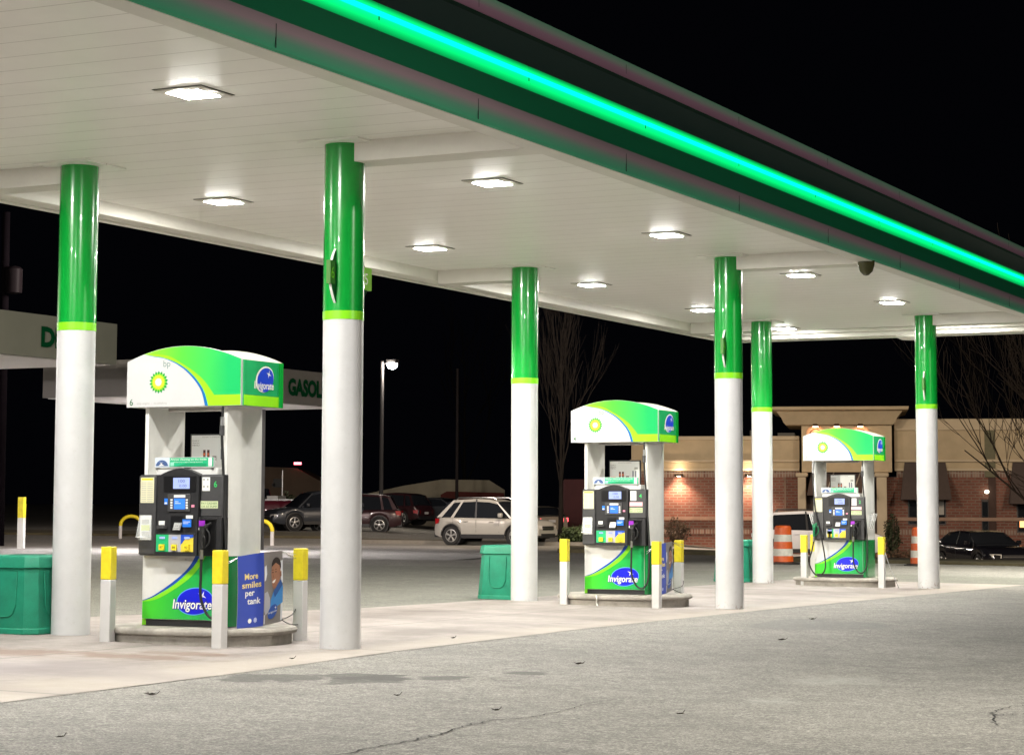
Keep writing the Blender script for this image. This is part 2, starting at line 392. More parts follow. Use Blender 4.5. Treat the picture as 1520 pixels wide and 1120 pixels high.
g.l(g.ramp(mr.outputs[0], [(0, (0, .012, .005)), (.22, (0, .22, .045)), (.38, (0, .40, .09)), (.48, (0, .48, .12)), (.56, (0, .62, .58)), (.64, (0, .62, .58)), (.70, (0, .40, .09)), (.86, (0, .10, .02)), (1, (0, .008, .004))]), g.b.inputs['Emission Color'])  # bright core and the glow around it painted as one emission ramp
g.b.inputs['Emission Strength'].default_value = 1.05; g.b.inputs['Base Color'].default_value = (.003, .10, .03, 1); g.b.inputs['Roughness'].default_value = .35; GLOW2 = g.M
y = Y0
SEAM = mat('fascia_seam', (.01, .02, .015), .6)
while y < Y1-.3:
    ye = min(y+2.62, Y1-.02)
    b = MB(); pr_ = [(X1-.045+.010*math.cos(math.pi*(t/10-.5)), zt-.135+.26*t/10) for t in range(11)]
    b.prism(pr_+[(X1-.075, zt+.125), (X1-.075, zt-.135)], lambda a, c, y=y: (a, y+.003, c), lambda a, c, ye=ye: (a, ye-.003, c), GLOW2)
    bar = b.build('light_bar', canopy, off=CO, ang=60)
    MB().box(X1-.055, X1-.032, ye-.008, ye+.008, zt-.035, zt-.005, SEAM).build('light_bar_bracket', bar, off=CO)
    y = ye
y = -4.55
while y < Y1:
    MB().box(X1+.098, X1+.102, y-.004, y+.004, zl+.02, zl+.19, SEAM).build('fascia_joint', canopy, off=CO)
    MB().box(X1+.098, X1+.102, y-.004, y+.004, zu+.05, zu+.14, SEAM).build('fascia_joint', canopy, off=CO); y += 3.05

# soffit lights
LENS = mat('lamp_lens', (.9, .9, .85), .3, emit=(1, .975, .92), es=LENS_STRENGTH)
FRAME = mat('lamp_frame', (.74, .71, .64), .35)
DARKF = mat('lamp_gap', (.03, .025, .02), .6)
def canopy_light(x, y, label):
    r = empty('canopy_light', (x, y, H))
    tag(r, label, 'ceiling light', 'square lights set in the canopy soffit')
    b = MB()
    s, t = .225, .155
    b.add([(-s, -s, -.012), (s, -s, -.012), (s, s, -.012), (-s, s, -.012), (-t, -t, -.022), (t, -t, -.022), (t, t, -.022), (-t, t, -.022), (-s, -s, 0), (s, -s, 0), (s, s, 0), (-s, s, 0)],
          [(0, 1, 5, 4), (1, 2, 6, 5), (2, 3, 7, 6), (3, 0, 4, 7), (8, 9, 1, 0), (9, 10, 2, 1), (10, 11, 3, 2), (11, 8, 0, 3)], FRAME)
    b.box(-s-.014, s+.014, -s-.014, -s, -.004, -.0005, DARKF).box(-s-.014, s+.014, s, s+.014, -.004, -.0005, DARKF).box(-s-.014, -s, -s, s, -.004, -.0005, DARKF).box(s, s+.014, -s, s, -.004, -.0005, DARKF)
    b.build('frame', r)
    b = MB(); u = .13
    b.add([(-t, -t, -.022), (t, -t, -.022), (t, t, -.022), (-t, t, -.022), (-u, -u, -.026), (u, -u, -.026), (u, u, -.026), (-u, u, -.026)],
          [(0, 1, 5, 4), (1, 2, 6, 5), (2, 3, 7, 6), (3, 0, 4, 7), (4, 5, 6, 7)], LENS)
    b.build('lens', r)
    return r
front = [(-2.67, 'large square soffit light above the numbered six pump, nearest in the front row'), (2.67, 'front row soffit light between the first two tall columns'),
         (7.40, 'front row soffit light just short of the beam cover at the middle column'), (12.48, 'front row soffit light right behind the middle front column'),
         (17.07, 'front row soffit light just left of the last front column'), (21.26, 'farthest front row soffit light, right of the last column at the canopy end')]
for y, l in front: canopy_light(.17, y, l)
back = [(2.67, 'nearest rear row soffit light, between the left column and the tall front column'), (7.40, 'rear row soffit light left of the second rear column'),
        (12.48, 'rear row soffit light right of the second rear column'), (17.07, 'rear row soffit light half hidden by the middle front column'), (21.26, 'farthest rear row soffit light beside the third rear column')]
for y, l in back: canopy_light(-3.12, y, l)
for x, y in [(.17, -7.4), (.17, -12.5), (-3.12, -2.67), (-3.12, -7.4), (-3.12, -12.5)]:
    canopy_light(x, y, 'square soffit light over the near end of the canopy, outside the picture')
# small soffit fittings
def soffit_cam(x, y, label, M, r=.11):
    b = MB().lathe([(r, .0), (r, -.03), (r*.96, -.10), (r*.75, -.18), (r*.35, -.225), (.01, -.235)], M, 24)
    o = b.build('camera_dome', loc=(x, y, H-.145)); return tag(o, label, 'camera')
soffit_cam(2.02, 9.6, 'dark dome camera hanging under the front edge of the canopy', mat('dome_dark', (.06, .06, .02), .25))
b = MB().lathe([(.30, .0), (.29, -.03), (.2, -.07), (.01, -.085)], TRIM, 24)
tag(b.build('dome_fitting', loc=(-.95, Y1-.06, H-.15)), 'shallow white dish fitting under the far edge of the canopy', 'fitting')

# ------------------------------------------------------------------ columns
def column(x, y, label, flags=None, plate=None):
    g0 = tz(x, y); r = empty('canopy_column', (x, y, 0)); tag(r, label, 'column', 'round columns holding up the canopy')
    rad = .184
    MB().lathe([(rad, g0-.02), (rad, 1.5), (rad, 2.97)], MATS['column_white'], 48).build('column_shaft', r)
    b = MB().lathe([(rad+.003, 3.045), (rad+.003, 3.8), (rad+.003, H)], GREEN, 48)
    b.build('green_wrap', r)
    MB().lathe([(rad+.004, 2.968), (rad+.004, 3.046)], LIME, 48).build('lime_band', r)
    b = MB()
    b.box(-.32, .32, -.32, .32, H-.018, H-.002, MATS['soffit_panel']).build('ceiling_plate', r)
    if flags:
        nf, nb = flags
        for sy, reach, num in ((-1, .13, nf), (1, .26, nb)):
            fl = MB(); pts = []
            for i in range(13):
                t = i/12; pts.append((rad-.01+reach*math.sin(math.pi*t)**.8, 3.10+.52*t))
            fn = lambda a, c, o: (o, sy*a, c)
            fl.prism(pts, lambda a, c: fn(a, c, -.012), lambda a, c: fn(a, c, .012), mat('flag_dark_green', (.004, .05, .012), .3), M2=mat('flag_edge', (.7, .72, .68), .4))
            ob = fl.build('flag_sign', r)
            if sy < 0: ob.rotation_euler.z = R(6)
            a0, a1 = rad+reach*.35, rad+reach*1.12
            t_ = MB().box(-.02, .02, min(sy*a0, sy*a1), max(sy*a0, sy*a1), 3.28, 3.49, mat('flag_tab_lime', (.22, .55, .03), .4) if sy > 0 else mat('flag_tab_dark', (.05, .17, .02), .4))
            for sx in (-1, 1):
                mx = lambda a, c, sx=sx: (sx*.0215, sx*a+sy*(a0+a1)/2, c)
                t_.text(num, 0, 3.33, mx, SUN_W if sy > 0 else LIME, h=.11, center=True)
            t_.build('number_tab', ob)
    return r
column(0, 0, 'nearest front column, tallest in the picture, with number flags on its green wrap', ('6', '5'))
column(-.0, 9.97, 'middle front column between the number four pump and the white car', ('4', '3'))
column(0.0, 19.67, 'farthest front column, right of the number two pump', ('2', '1'))
column(-3.01, 0, 'rear column at the far left beside the green bin')
column(-3.01, 9.97, 'rear column right of the silver car and second green bin')
column(-3.01, 19.67, 'rear column behind the orange barrel, left of the number two pump')
for x in (0, -3.01):
    column(x, -9.9, 'column near the camera end of the canopy, outside the picture')

# ------------------------------------------------------------------ artwork helpers
def star_poly(cx, cz, n, ro, ri, rot=0):
    return [(cx+(ro if i % 2 == 0 else ri)*math.sin(rot+math.pi*i/n), cz+(ro if i % 2 == 0 else ri)*math.cos(rot+math.pi*i/n)) for i in range(2*n)]
def ell(cx, cz, a, b_, rot=0, n=40):
    return [(cx+a*math.cos(t)*math.cos(rot)-b_*math.sin(t)*math.sin(rot), cz+a*math.cos(t)*math.sin(rot)+b_*math.sin(t)*math.cos(rot)) for t in [2*math.pi*i/n for i in range(n)]]
def spl(P, n=6): return [(p.x, p.y) for p in smooth_path([(a, c, 0) for a, c in P], n)]
def sunflower(b, cx, cz, r, layer):
    b.poly(star_poly(cx, cz, 18, r, r*.78), layer(1), SUN_G)
    b.poly(star_poly(cx, cz, 18, r*.82, r*.62, math.pi/18), layer(2), SUN_L)
    b.poly(star_poly(cx, cz, 18, r*.60, r*.50), layer(3), SUN_Y)
    b.poly(star_poly(cx, cz, 18, r*.38, r*.27, math.pi/18), layer(4), SUN_W)
def invigorate(b, cx, cz, a, c, tw, th, layer, rot=.12, dx=-.04):
    b.poly(ell(cx, cz, a*1.05, c*1.07, rot), layer(1), mat('ellipse_rim', (.12, .35, .85), .4))
    b.poly(ell(cx, cz, a, c, rot), layer(2), NAVY)
    b.poly(star_poly(cx+a*.42, cz+c*.45, 4, c*.42, c*.09, .45), layer(3), SUN_W)
    b.text('Invigorate', cx+dx, cz-c*.58, layer(2.6), mat('print_outline_navy', (.01, .02, .25), .4), h=th, width=tw*1.01, shear=.15, center=True, extra=.06)
    b.text('Invigorate', cx+dx, cz-c*.58, layer(3.6), SUN_W, h=th, width=tw, shear=.15, center=True, extra=.012)

# ------------------------------------------------------------------ fuel dispensers
ZC = .15          # top of the pump island
def dispenser(cx, cy, num, label, second=False, clear_box=True):
    root = empty('fuel_pump', (cx, cy, ZC+tz(cx, cy))); tag(root, label, 'fuel pump', 'fuel pumps under the canopy')
    off = (0, 0, ZC)
    B = lambda b, name, parent=root, bevel=.0, **k: b.build(name, parent, off=off, bevel=bevel, **k)
    # cabinet
    b = MB().box(-.46, .455, -.285, .285, .155, .21, BLACK); B(b, 'plinth')
    b = MB().box(-.455, .45, -.28, .28, .21, 1.50, PANEL); B(b, 'cabinet', bevel=.008)
    # lower door with artwork, front
    fy = -.30
    lay = lambda k: (lambda a, c: (a, fy-.0012*k, c))
    b = MB().box(-.455, .415, fy, -.282, .215, .80, PANEL)
    wb = spl([(-.452, .385), (-.33, .43), (-.15, .535), (.0, .64), (.08, .72), (.13, .798)])
    bl = spl([(-.452, .380), (-.32, .42), (-.10, .535), (.07, .665), (.14, .735), (.18, .798)])
    lg = spl([(-.452, .370), (-.30, .395), (-.144, .465), (.05, .58), (.17, .69), (.245, .798)])
    b.poly(wb+[(x, z) for x, z in bl[::-1]], lay(1), BLUE)
    b.poly(bl+lg[::-1], lay(1), LIME)
    b.poly(lg+[(.413, .798), (.413, .217), (-.452, .217)], lay(1), GRADB)
    invigorate(b, .135, .385, .195, .118, .43, .088, lambda k: lay(k+1), .1, -.03)
    B(b, 'lower_door', bevel=.0)
    b = MB().lathe([(.012, 0), (.012, .008), (.008, .01)], STEEL, 12, c=(.03, fy-.0, .765), axis='y'); B(b, 'door_lock')
    # rear door the same colours
    b = MB().box(-.455, .415, .282, .30, .215, .80, PANEL).rect(-.45, .41, .22, .42, lambda a, c: (a, .3015, c), GRADB); B(b, 'rear_door')
    # green lower side panel (rounded) and uprights
    def side_panel(x, s, z0, z1, M, d=.29, bulge=.022):
        pts = []
        for i in range(15):
            t = -1+2*i/14; pts.append((x+s*bulge*(1-t**4), d*t))
        pts = pts + [(x, d), (x, -d)][0:0]
        poly_ = [(x-s*.04, -d), ] + pts + [(x-s*.04, d)]
        return MB().prism(poly_, lambda a, c: (a, c, z0), lambda a, c: (a, c, z1), M)
    GR = mat('upright_white', (.76, .76, .72), .2, coat=.5, var=.06)
    B(side_panel(.455, 1, .158, .80, BASEG), 'side_panel')
    B(side_panel(.455, 1, .80, 2.18, GR), 'upright')
    b = side_panel(-.46, -1, .158, .375, LIME); B(b, 'side_panel')
    b = side_panel(-.46, -1, .375, 2.18, GR); B(b, 'upright')
    # black head
    hy = -.385
    L = lambda k: (lambda a, c: (a, hy-.0015*k, c))
    b = MB().box(-.45, .47, hy+.02, -.28, .80, 1.545, BLACK)
    b.box(-.452, -.265, hy+.005, hy+.02, .81, 1.535, DGREY).box(.235, .472, hy+.005, hy+.02, 1.16, 1.535, DGREY)
    head = B(b, 'control_head', bevel=.012)
    # swelling centre bezel with arched top
    bz = [(-.255, .80), (.215, .80), (.228, 1.5), (.225, 1.545)]+[(.225-.42*t/10, 1.545+.055*math.sin(math.pi*t/10)) for t in range(1, 10)]+[(-.195, 1.545), (-.205, 1.5), (-.228, 1.12)]
    b = MB().prism(bz, lambda a, c: (a, hy-.02, c), lambda a, c: (a, -.28, c), BLACK); B(b, 'centre_bezel', bevel=.015)
    f2 = hy-.02
    Q = lambda k: (lambda a, c: (a, f2-.0015*k, c))
    b = MB().box(-.16, .20, f2-.004, f2, 1.385, 1.53, mat('recess_black', (.008, .008, .009), .3)); B(b, 'display_recess')
    b = MB().box(-.05, .13, f2-.008, f2-.004, 1.415, 1.515, LCD)
    b.text('100', .12-.11, 1.472, lambda a, c: (a, f2-.0095, c), LCDT, h=.028, width=.07); b.text('0.00', .02, 1.430, lambda a, c: (a, f2-.0095, c), LCDT, h=.024, width=.08)
    B(b, 'price_display')
    # card terminal
    b = MB().box(-.105, .142, f2-.012, f2, 1.205, 1.368, DGREY); B(b, 'terminal_frame', bevel=.004)
    b = MB().box(-.033, .088, f2-.016, f2-.012, 1.228, 1.325, SCR)
    b.rect(-.02, .02, 1.295, 1.300, lambda a, c: (a, f2-.0175, c), PAPER).rect(-.02, .045, 1.278, 1.283, lambda a, c: (a, f2-.0175, c), PAPER); B(b, 'touch_screen')
    b = MB()
    for i in range(4):
        for x in (-.072, .098): b.box(x, x+.022, f2-.016, f2-.012, 1.232+.024*i, 1.248+.024*i, PAPER)
    b.box(-.035, .09, f2-.014, f2-.012, 1.335, 1.358, PAPER); B(b, 'soft_keys')
    B(MB().rect(-.15, -.112, 1.27, 1.325, Q(1), SKYB).rect(-.145, -.118, 1.275, 1.29, Q(2), PAPER), 'sticker'); B(MB().rect(.15, .185, 1.245, 1.268, Q(1), PINK), 'sticker')
    # card slot, keypad, sign
    b = MB().box(-.205, -.14, f2-.008, f2, 1.08, 1.12, PAPER).box(-.215, -.115, f2-.035, f2, 1.048, 1.076, DGREY); B(b, 'card_slot', bevel=.003)
    b = MB().box(-.075, .06, f2-.003, f2, 1.02, 1.165, mat('recess_black', (.008, .008, .009), .3)); B(b, 'keypad_recess')
    b = MB(); b.add([(-.035, f2-.03, 1.035), (.05, f2-.03, 1.035), (.055, f2-.006, 1.105), (-.03, f2-.006, 1.105)], [(0, 1, 2, 3)], STEEL)
    for i in range(4):
        for j in range(3): b.box(-.024+j*.024, -.008+j*.024, f2-.036+.006*i, f2-.026+.006*i, 1.04+.016*i, 1.05+.016*i, PAPER)
    B(b, 'keypad')
    b = MB().box(.075, .17, f2-.03, f2-.025, 1.065, 1.135, SKYB).box(.10, .175, f2-.012, f2-.008, 1.142, 1.172, PAPER)
    b.rect(.085, .16, 1.11, 1.115, lambda a, c: (a, f2-.0315, c), PAPER).rect(.085, .14, 1.095, 1.10, lambda a, c: (a, f2-.0315, c), PAPER).tube([(.12, f2, 1.1), (.12, f2-.028, 1.1)], .006, DGREY)
    B(b, 'loyalty_sign')
    b = MB().box(-.21, .2, f2-.006, f2, 1.0, 1.008, DGREY); B(b, 'ledge')
    # grade selection
    GRA = [(-.235, -.095, mat('grade_green', (.02, .42, .16), .35)), (-.095, .04, mat('grade_grey', (.42, .42, .44), .35)), (.04, .178, mat('grade_gold', (.72, .58, .06), .35))]
    if second: GRA = [(-.20, -.10, mat('grade_white', (.66, .66, .62), .4))]+[(a*.8+.0, c*.8+.0, M) for a, c, M in GRA]
    b = MB()
    for a, c, M in GRA: b.rect(a, c, .838, .995, Q(1), M)
    a, c = GRA[-1][:2]
    b.poly([(a, .995), (c, .995), (c, .97), (a+.05, .955), (a, .90)], Q(2), mat('grade_blue', (.02, .08, .5), .35))
    for a, c, M in GRA: b.box((a+c)/2-.028, (a+c)/2+.028, f2-.007, f2-.002, .955, .975, LCD)
    B(b, 'grade_panel')
    YB = mat('button_yellow', (.85, .68, .03), .35)
    for (a, c, M), t in zip(GRA, ['87', '89', '93', ''] if not second else ['D', '87', '89', '93']):
        m_ = (a+c)/2
        b = MB().box(m_-.028, m_+.028, f2-.018, f2-.002, .852, .905, YB).text(t, m_, .868, lambda p, q: (p, f2-.0195, q), BLACK, h=.022, width=.034, center=True)
        B(b, 'grade_button', bevel=.0)
    # left notices
    b = MB().rect(-.435, -.285, 1.285, 1.52, L(-2.0), PAPERY)
    b.rect(-.425, -.295, 1.495, 1.512, L(-1), mat('notice_yellow', (.85, .6, .02), .5))
    for i in range(11): b.rect(-.425, -.37, 1.30+.017*i, 1.305+.017*i, L(-1), GREYP).rect(-.36, -.297, 1.30+.017*i, 1.305+.017*i, L(-1), GREYP)
    B(b, 'notice')
    if clear_box:
        b = MB().rect(-.435, -.31, .945, 1.17, L(-2.0), PAPER).rect(-.42, -.325, 1.03, 1.08, L(-1), mat('notice_lime', (.6, .7, .05), .5)).rect(-.415, -.335, 1.09, 1.13, L(-1), GREYP).rect(-.415, -.335, .97, 1.02, L(-1), GREYP)
        B(b, 'receipt_holder')
        CL = mat('clear_plastic', (.8, .82, .82), .12, alpha=.28)
        b = MB().prism([(-.02, .94), (-.075, .97), (-.02, 1.17)], lambda a, c: (-.44, hy+a+.02, c), lambda a, c: (-.30, hy+a+.02, c), CL)
        b.tube([(-.44, hy-.055, .97), (-.30, hy-.055, .97)], .004, PAPER); B(b, 'clear_pocket')
    # right notices
    b = MB().rect(.25, .335, 1.395, 1.52, L(-2.0), PAPER).text(num, .395, 1.43, L(-2.0), mat('number_green', (.03, .55, .12), .4), h=.055, center=True, extra=.01)
    for i, j in ((.27, 1.5), (.31, 1.5), (.27, 1.435), (.31, 1.435)): b.rect(i-.01, i+.01, j-.01, j+.008, L(-1), GREYP)
    NY = mat('notice_pale_green', (.55, .62, .36), .5)
    b.rect(.235, .425, 1.235, 1.302, L(-2.2), NY)
    if num != '6': b.rect(.235, .425, 1.32, 1.375, L(-2.2), mat('notice_pink', (.75, .42, .45), .5)).rect(.245, .415, 1.335, 1.36, L(-1.2), PAPER)
    b.text('PAY CASHIER', .245, 1.272, L(-1.4), DKTXT, h=.02, width=.17).text('OR AT PUMP', .245, 1.243, L(-1.4), DKTXT, h=.02, width=.17)
    B(b, 'notice')
    # nozzle boot and nozzle
    b = MB().box(.232, .248, hy-.02, -.28, .80, 1.155, BLACK).box(.42, .47, hy-.012, -.28, .80, 1.155, BLACK).box(.248, .42, hy+.014, hy+.02, .80, 1.155, mat('recess_black', (.008, .008, .009), .3)).box(.248, .42, hy-.01, hy+.02, 1.13, 1.155, BLACK)
    B(b, 'nozzle_boot', bevel=.004)
    b = MB().rect(.236, .305, 1.065, 1.125, lambda a, c: (a, hy-.022, c), PURPLE).rect(.236, .30, 1.035, 1.06, lambda a, c: (a, hy-.022, c), PAPER); B(b, 'sticker')
    def nozzle(x, M, name='nozzle'):
        b = MB(); y_ = hy-.035
        b.tube(smooth_path([(x+.055, y_+.03, 1.10), (x+.03, y_-.005, 1.08), (x+.0, y_-.01, 1.03), (x-.01, y_-.01, .94), (x-.015, y_-.01, .86)], 5), [.012]*5+[.02]*5+[.026]*5+[.022]*5+[.019], M, 10)
        b.tube(smooth_path([(x+.02, y_-.01, 1.06), (x+.065, y_-.012, 1.0), (x+.06, y_-.012, .92), (x+.01, y_-.012, .875)], 5), .008, M, 8)
        b.tube(smooth_path([(x-.005, y_-.02, 1.0), (x+.03, y_-.03, .96), (x+.012, y_-.02, .90)], 5), .006, RUB, 6)
        b.box(x-.035, x+.02, y_-.03, y_+.01, 1.02, 1.075, M)
        n_ = B(b, name, bevel=.0)
        b = MB().tube([(x-.015, y_-.01, .865), (x-.018, y_-.01, .80)], .018, STEEL, 12).tube([(x-.018, y_-.01, .80), (x-.018, y_-.01, .775)], .022, STEEL, 12); B(b, 'hose_coupling', n_)
        return (x-.018, y_-.01, .775)
    p = nozzle(.305, RUB)
    path = smooth_path([p, (p[0]-.005, p[1], .62), (p[0]+.0, p[1], .42), (.35, -.41, .27), (.44, -.40, .245), (.505, -.38, .38), (.515, -.37, .8), (.48, -.36, 1.3), (.445, -.35, 1.75), (.435, -.35, 1.92)], 8)
    B(MB().tube(path, .013, RUB, 10), 'hose')
    b = MB().tube([(.435, -.34, 2.17), (.435, -.345, 2.04)], .011, RUB, 10).tube([(.435, -.345, 2.07), (.435, -.348, 1.99)], .02, STEEL, 12).tube([(.435, -.348, 1.99), (.435, -.35, 1.90)], .024, DGREY, 12); B(b, 'breakaway')
    if second:
        p = nozzle(-.41, mat('nozzle_green', (.005, .16, .06), .4))
        path = smooth_path([p, (p[0]-.03, p[1]-.01, .62), (p[0]-.08, p[1]-.01, .40), (-.42, -.43, .215), (-.30, -.42, .20), (-.225, -.42, .33), (-.25, -.42, .62), (-.33, -.42, 1.0), (-.40, -.41, 1.3), (-.45, -.37, 1.8), (-.46, -.35, 1.98)], 8)
        B(MB().tube(path, .013, RUB, 10), 'hose')
        B(MB().tube([(-.46, -.34, 2.17), (-.46, -.35, 1.96)], .018, STEEL, 10), 'breakaway')
        CL = mat('clear_plastic', (.8, .82, .82), .12, alpha=.28)
        for s in (-1, 1):
            b = MB().prism([(.51, 1.24), (.585, 1.26), (.56, 1.16), (.51, 1.0)], lambda a, c: (s*a, -.2, c), lambda a, c: (s*a, .0, c), CL)
            for yy_ in (-.2, -.1, 0.0): b.tube([(s*.585, yy_, 1.26), (s*.56, yy_, 1.16), (s*.51, yy_, 1.0)], .004, PAPER)
            B(b, 'towel_holder')
    # cap and topper sign
    b = MB().box(-.30, .38, -.33, .2, 1.50, 1.605, PANEL); B(b, 'head_cap', bevel=.01)
    ty = -.345
    T = lambda k: (lambda a, c: (a, ty-.0015*k, c))
    b = MB().box(-.31, .35, ty, -.32, 1.612, 1.705, WHITE)
    b.rect(-.14, .345, 1.618, 1.70, T(1), mat('topper_green', (.02, .42, .20), .35))
    b.rect(-.30, -.14, 1.615, 1.703, T(1), mat('topper_pale', (.55, .62, .72), .4)).poly(ell(-.225, 1.625, .068, .055)[0:21], T(2), mat('topper_navy', (.05, .10, .25), .4))
    for i in range(5): b.poly([(-.225-.006+.014*i-.03, 1.627), (-.225+.03*math.cos(.5+i*.5)-.01, 1.665), (-.222+.014*i-.03, 1.627)], T(3), SUN_W)
    b.text('Always cleaning on the inside', -.13, 1.678, T(2), SUN_W, h=.016, width=.40).text('Keeps your engine running smoothly', -.09, 1.657, T(2), SUN_W, h=.009, width=.32)
    b.rect(-.13, -.09, 1.625, 1.66, T(2), mat('topper_mint', (.3, .65, .5), .4)).rect(.29, .33, 1.622, 1.698, T(2), PAPER).poly([(-.08, 1.62), (.27, 1.62), (.27, 1.648), (.05, 1.648)], T(2), mat('topper_deep', (.01, .28, .12), .35))
    b.box(-.30, -.28, ty+.005, -.3, 1.59, 1.612, STEEL).box(.32, .34, ty+.005, -.3, 1.59, 1.612, STEEL)
    B(b, 'topper_sign')
    # advert frame on the rear side
    py_ = .30
    b = MB().box(-.36, .11, py_, py_+.02, 1.60, 1.945, BLACK).box(-.34, -.30, py_+.0, py_+.02, 1.5, 1.6, BLACK)
    P = lambda k: (lambda a, c: (a, py_-.0015*k, c))
    b.rect(-.345, .095, 1.615, 1.93, P(1), PAPER)
    b.text("WHAT'S INSIDE", -.125, 1.905, P(2), GREYP, h=.015, width=.2, center=True)
    OR = mat('advert_orange', (.75, .16, .05), .5); BRN = mat('advert_brown', (.09, .03, .02), .5)
    for k_, t in enumerate(('DAILY', 'SNACKS', 'MENU')): b.text(t, -.335, 1.872-.022*k_, P(2), BRN, h=.013, width=.08)
    b.rect(-.335, -.26, 1.68, 1.72, P(2), OR)
    for x in (-.21, -.165): b.rect(x, x+.028, 1.70, 1.79, P(2), BRN).rect(x+.004, x+.024, 1.735, 1.76, P(3), OR)
    b.rect(-.105, -.06, 1.69, 1.73, P(2), BRN).rect(-.10, -.065, 1.70, 1.715, P(3), PAPER)
    for x in (-.01, .03): b.rect(x, x+.018, 1.70, 1.80, P(2), mat('advert_slate', (.10, .12, .17), .5))
    b.rect(.02, .07, 1.82, 1.85, P(2), GREYP)
    B(b, 'advert_frame')
    # canopy sign box on the uprights
    z0, hs, ch = 2.175, .425, .135
    W = .635; D = .35
    top = lambda x: z0+hs+ch*(1-(abs(x)/W)**2.0)
    arc = [(-W+2*W*i/28, top(-W+2*W*i/28)) for i in range(29)]
    b = MB().box(-W+.02, W-.02, -D+.02, D-.02, z0+.0, z0+.03, mat('sign_underside', (.4, .39, .36), .5))
    b.box(-.35, .25, -.08, .08, z0-.03, z0-.001, mat('sign_underside', (.4, .39, .36), .5))
    B(b, 'sign_base')
    S = lambda k: (lambda a, c: (a, -D-.0015*k, c))
    pts = [(-W, z0), (W, z0)]+arc[::-1]
    b = MB().prism(pts, lambda a, c: (a, -D, c), lambda a, c: (a, -D+.03, c), WHITE)
    wc = spl([(-.44, top(-.44)-.002), (-.34, .47+z0-.0), (-.22, .45+z0), (-.10, .405+z0), (.02, .335+z0), (.13, .235+z0), (.205, .13+z0), (.245, .002+z0)])
    bc = spl([(-.44, top(-.44)-.001), (-.34, .475+z0), (-.22, .455+z0), (-.09, .412+z0), (.035, .345+z0), (.15, .245+z0), (.235, .13+z0), (.28, .002+z0)])
    gc = spl([(-.44, top(-.44)), (-.30, .49+z0), (-.16, .47+z0), (-.02, .40+z0), (.12, .32+z0), (.24, .225+z0), (.345, .10+z0)])
    b.poly(wc+bc[::-1], S(1), mat('sign_swoosh_blue', (.005, .13, .42), .3))
    b.poly(bc+[(W-.002, z0+.002), (W-.002, z0+.10), (.345, z0+.10)]+gc[::-1][1:], S(1), mat('sign_lime', (.30, .80, .015), .3))
    ar = [(x, z-.003) for x, z in arc if x > -.43 and x < W-.001]
    b.poly(gc+[(W-.002, z0+.10)]+[(W-.002, z0+hs)]+ar[::-1], S(1), GRADH)
    sunflower(b, -.275, z0+.23, .108, S)
    b.text('bp', -.225, z0+.372, S(1), TXTG, h=.062)
    b.text(num, -.60, z0+.018, S(1), DKTXT, h=.062, extra=.004)
    b.text('stop engine  -  no smoking', -.52, z0+.026, S(1), GREYP, h=.022, width=.34)
    B(b, 'sign_panel')
    b = MB().prism(pts, lambda a, c: (a, D-.03, c), lambda a, c: (a, D, c), mat('sign_back_cream', (.80, .76, .66), .5)); B(b, 'rear_sign_panel')
    for s in (1, -1):
        b = MB()
        e = s*W
        b.box(min(e, e-s*.03), max(e, e-s*.03), -D+.03, D-.03, z0, z0+hs-.003, SIDEG)
        b.box(min(e-s*.03, e+s*.012), max(e-s*.03, e+s*.012), -D+.031, -D+.075, z0+.0, z0+hs-.004, SIDEG).box(min(e-s*.03, e+s*.012), max(e-s*.03, e+s*.012), D-.06, D, z0, z0+hs-.004, GREEN)
        Z = lambda k, s=s, e=e: (lambda a, c: (e+s*.0015*k, s*a, c))
        b.rect(-.30, .29, z0+.003, z0+.10, Z(1), mat('sign_lime', (.30, .80, .015), .3))
        b.box(min(e+s*.0125, e+s*.0145), max(e+s*.0125, e+s*.0145), -D+.032, -D+.074, z0+.003, z0+.10, mat('sign_lime', (.30, .80, .015), .3))
        b.poly(ell(.045, z0+.255, .158, .118, .35), Z(1.5), SUN_W); b.poly(ell(.055, z0+.25, .142, .11, .35), Z(2.5), mat('ellipse_mid_blue', (.015, .06, .62), .3))
        b.poly(star_poly(.11, z0+.305, 4, .045, .010, .3), Z(3.5), SUN_W)
        b.text('Invigorate', .03, z0+.165, Z(3.5), SUN_W, h=.07, width=.33, shear=.1, center=True, extra=.015)
        B(b, 'sign_end')
    return root
dispenser(-1.505, 0, '6', 'nearest fuel pump, numbered 6, with curved green and white sign on top')
dispenser(-1.505, 9.97, '4', 'middle fuel pump, numbered 4, in front of the warm lit brick wall', clear_box=True)
dispenser(-1.49, 19.67, '2', 'farthest fuel pump, numbered 2, with two hoses and a green nozzle', second=True, clear_box=False)

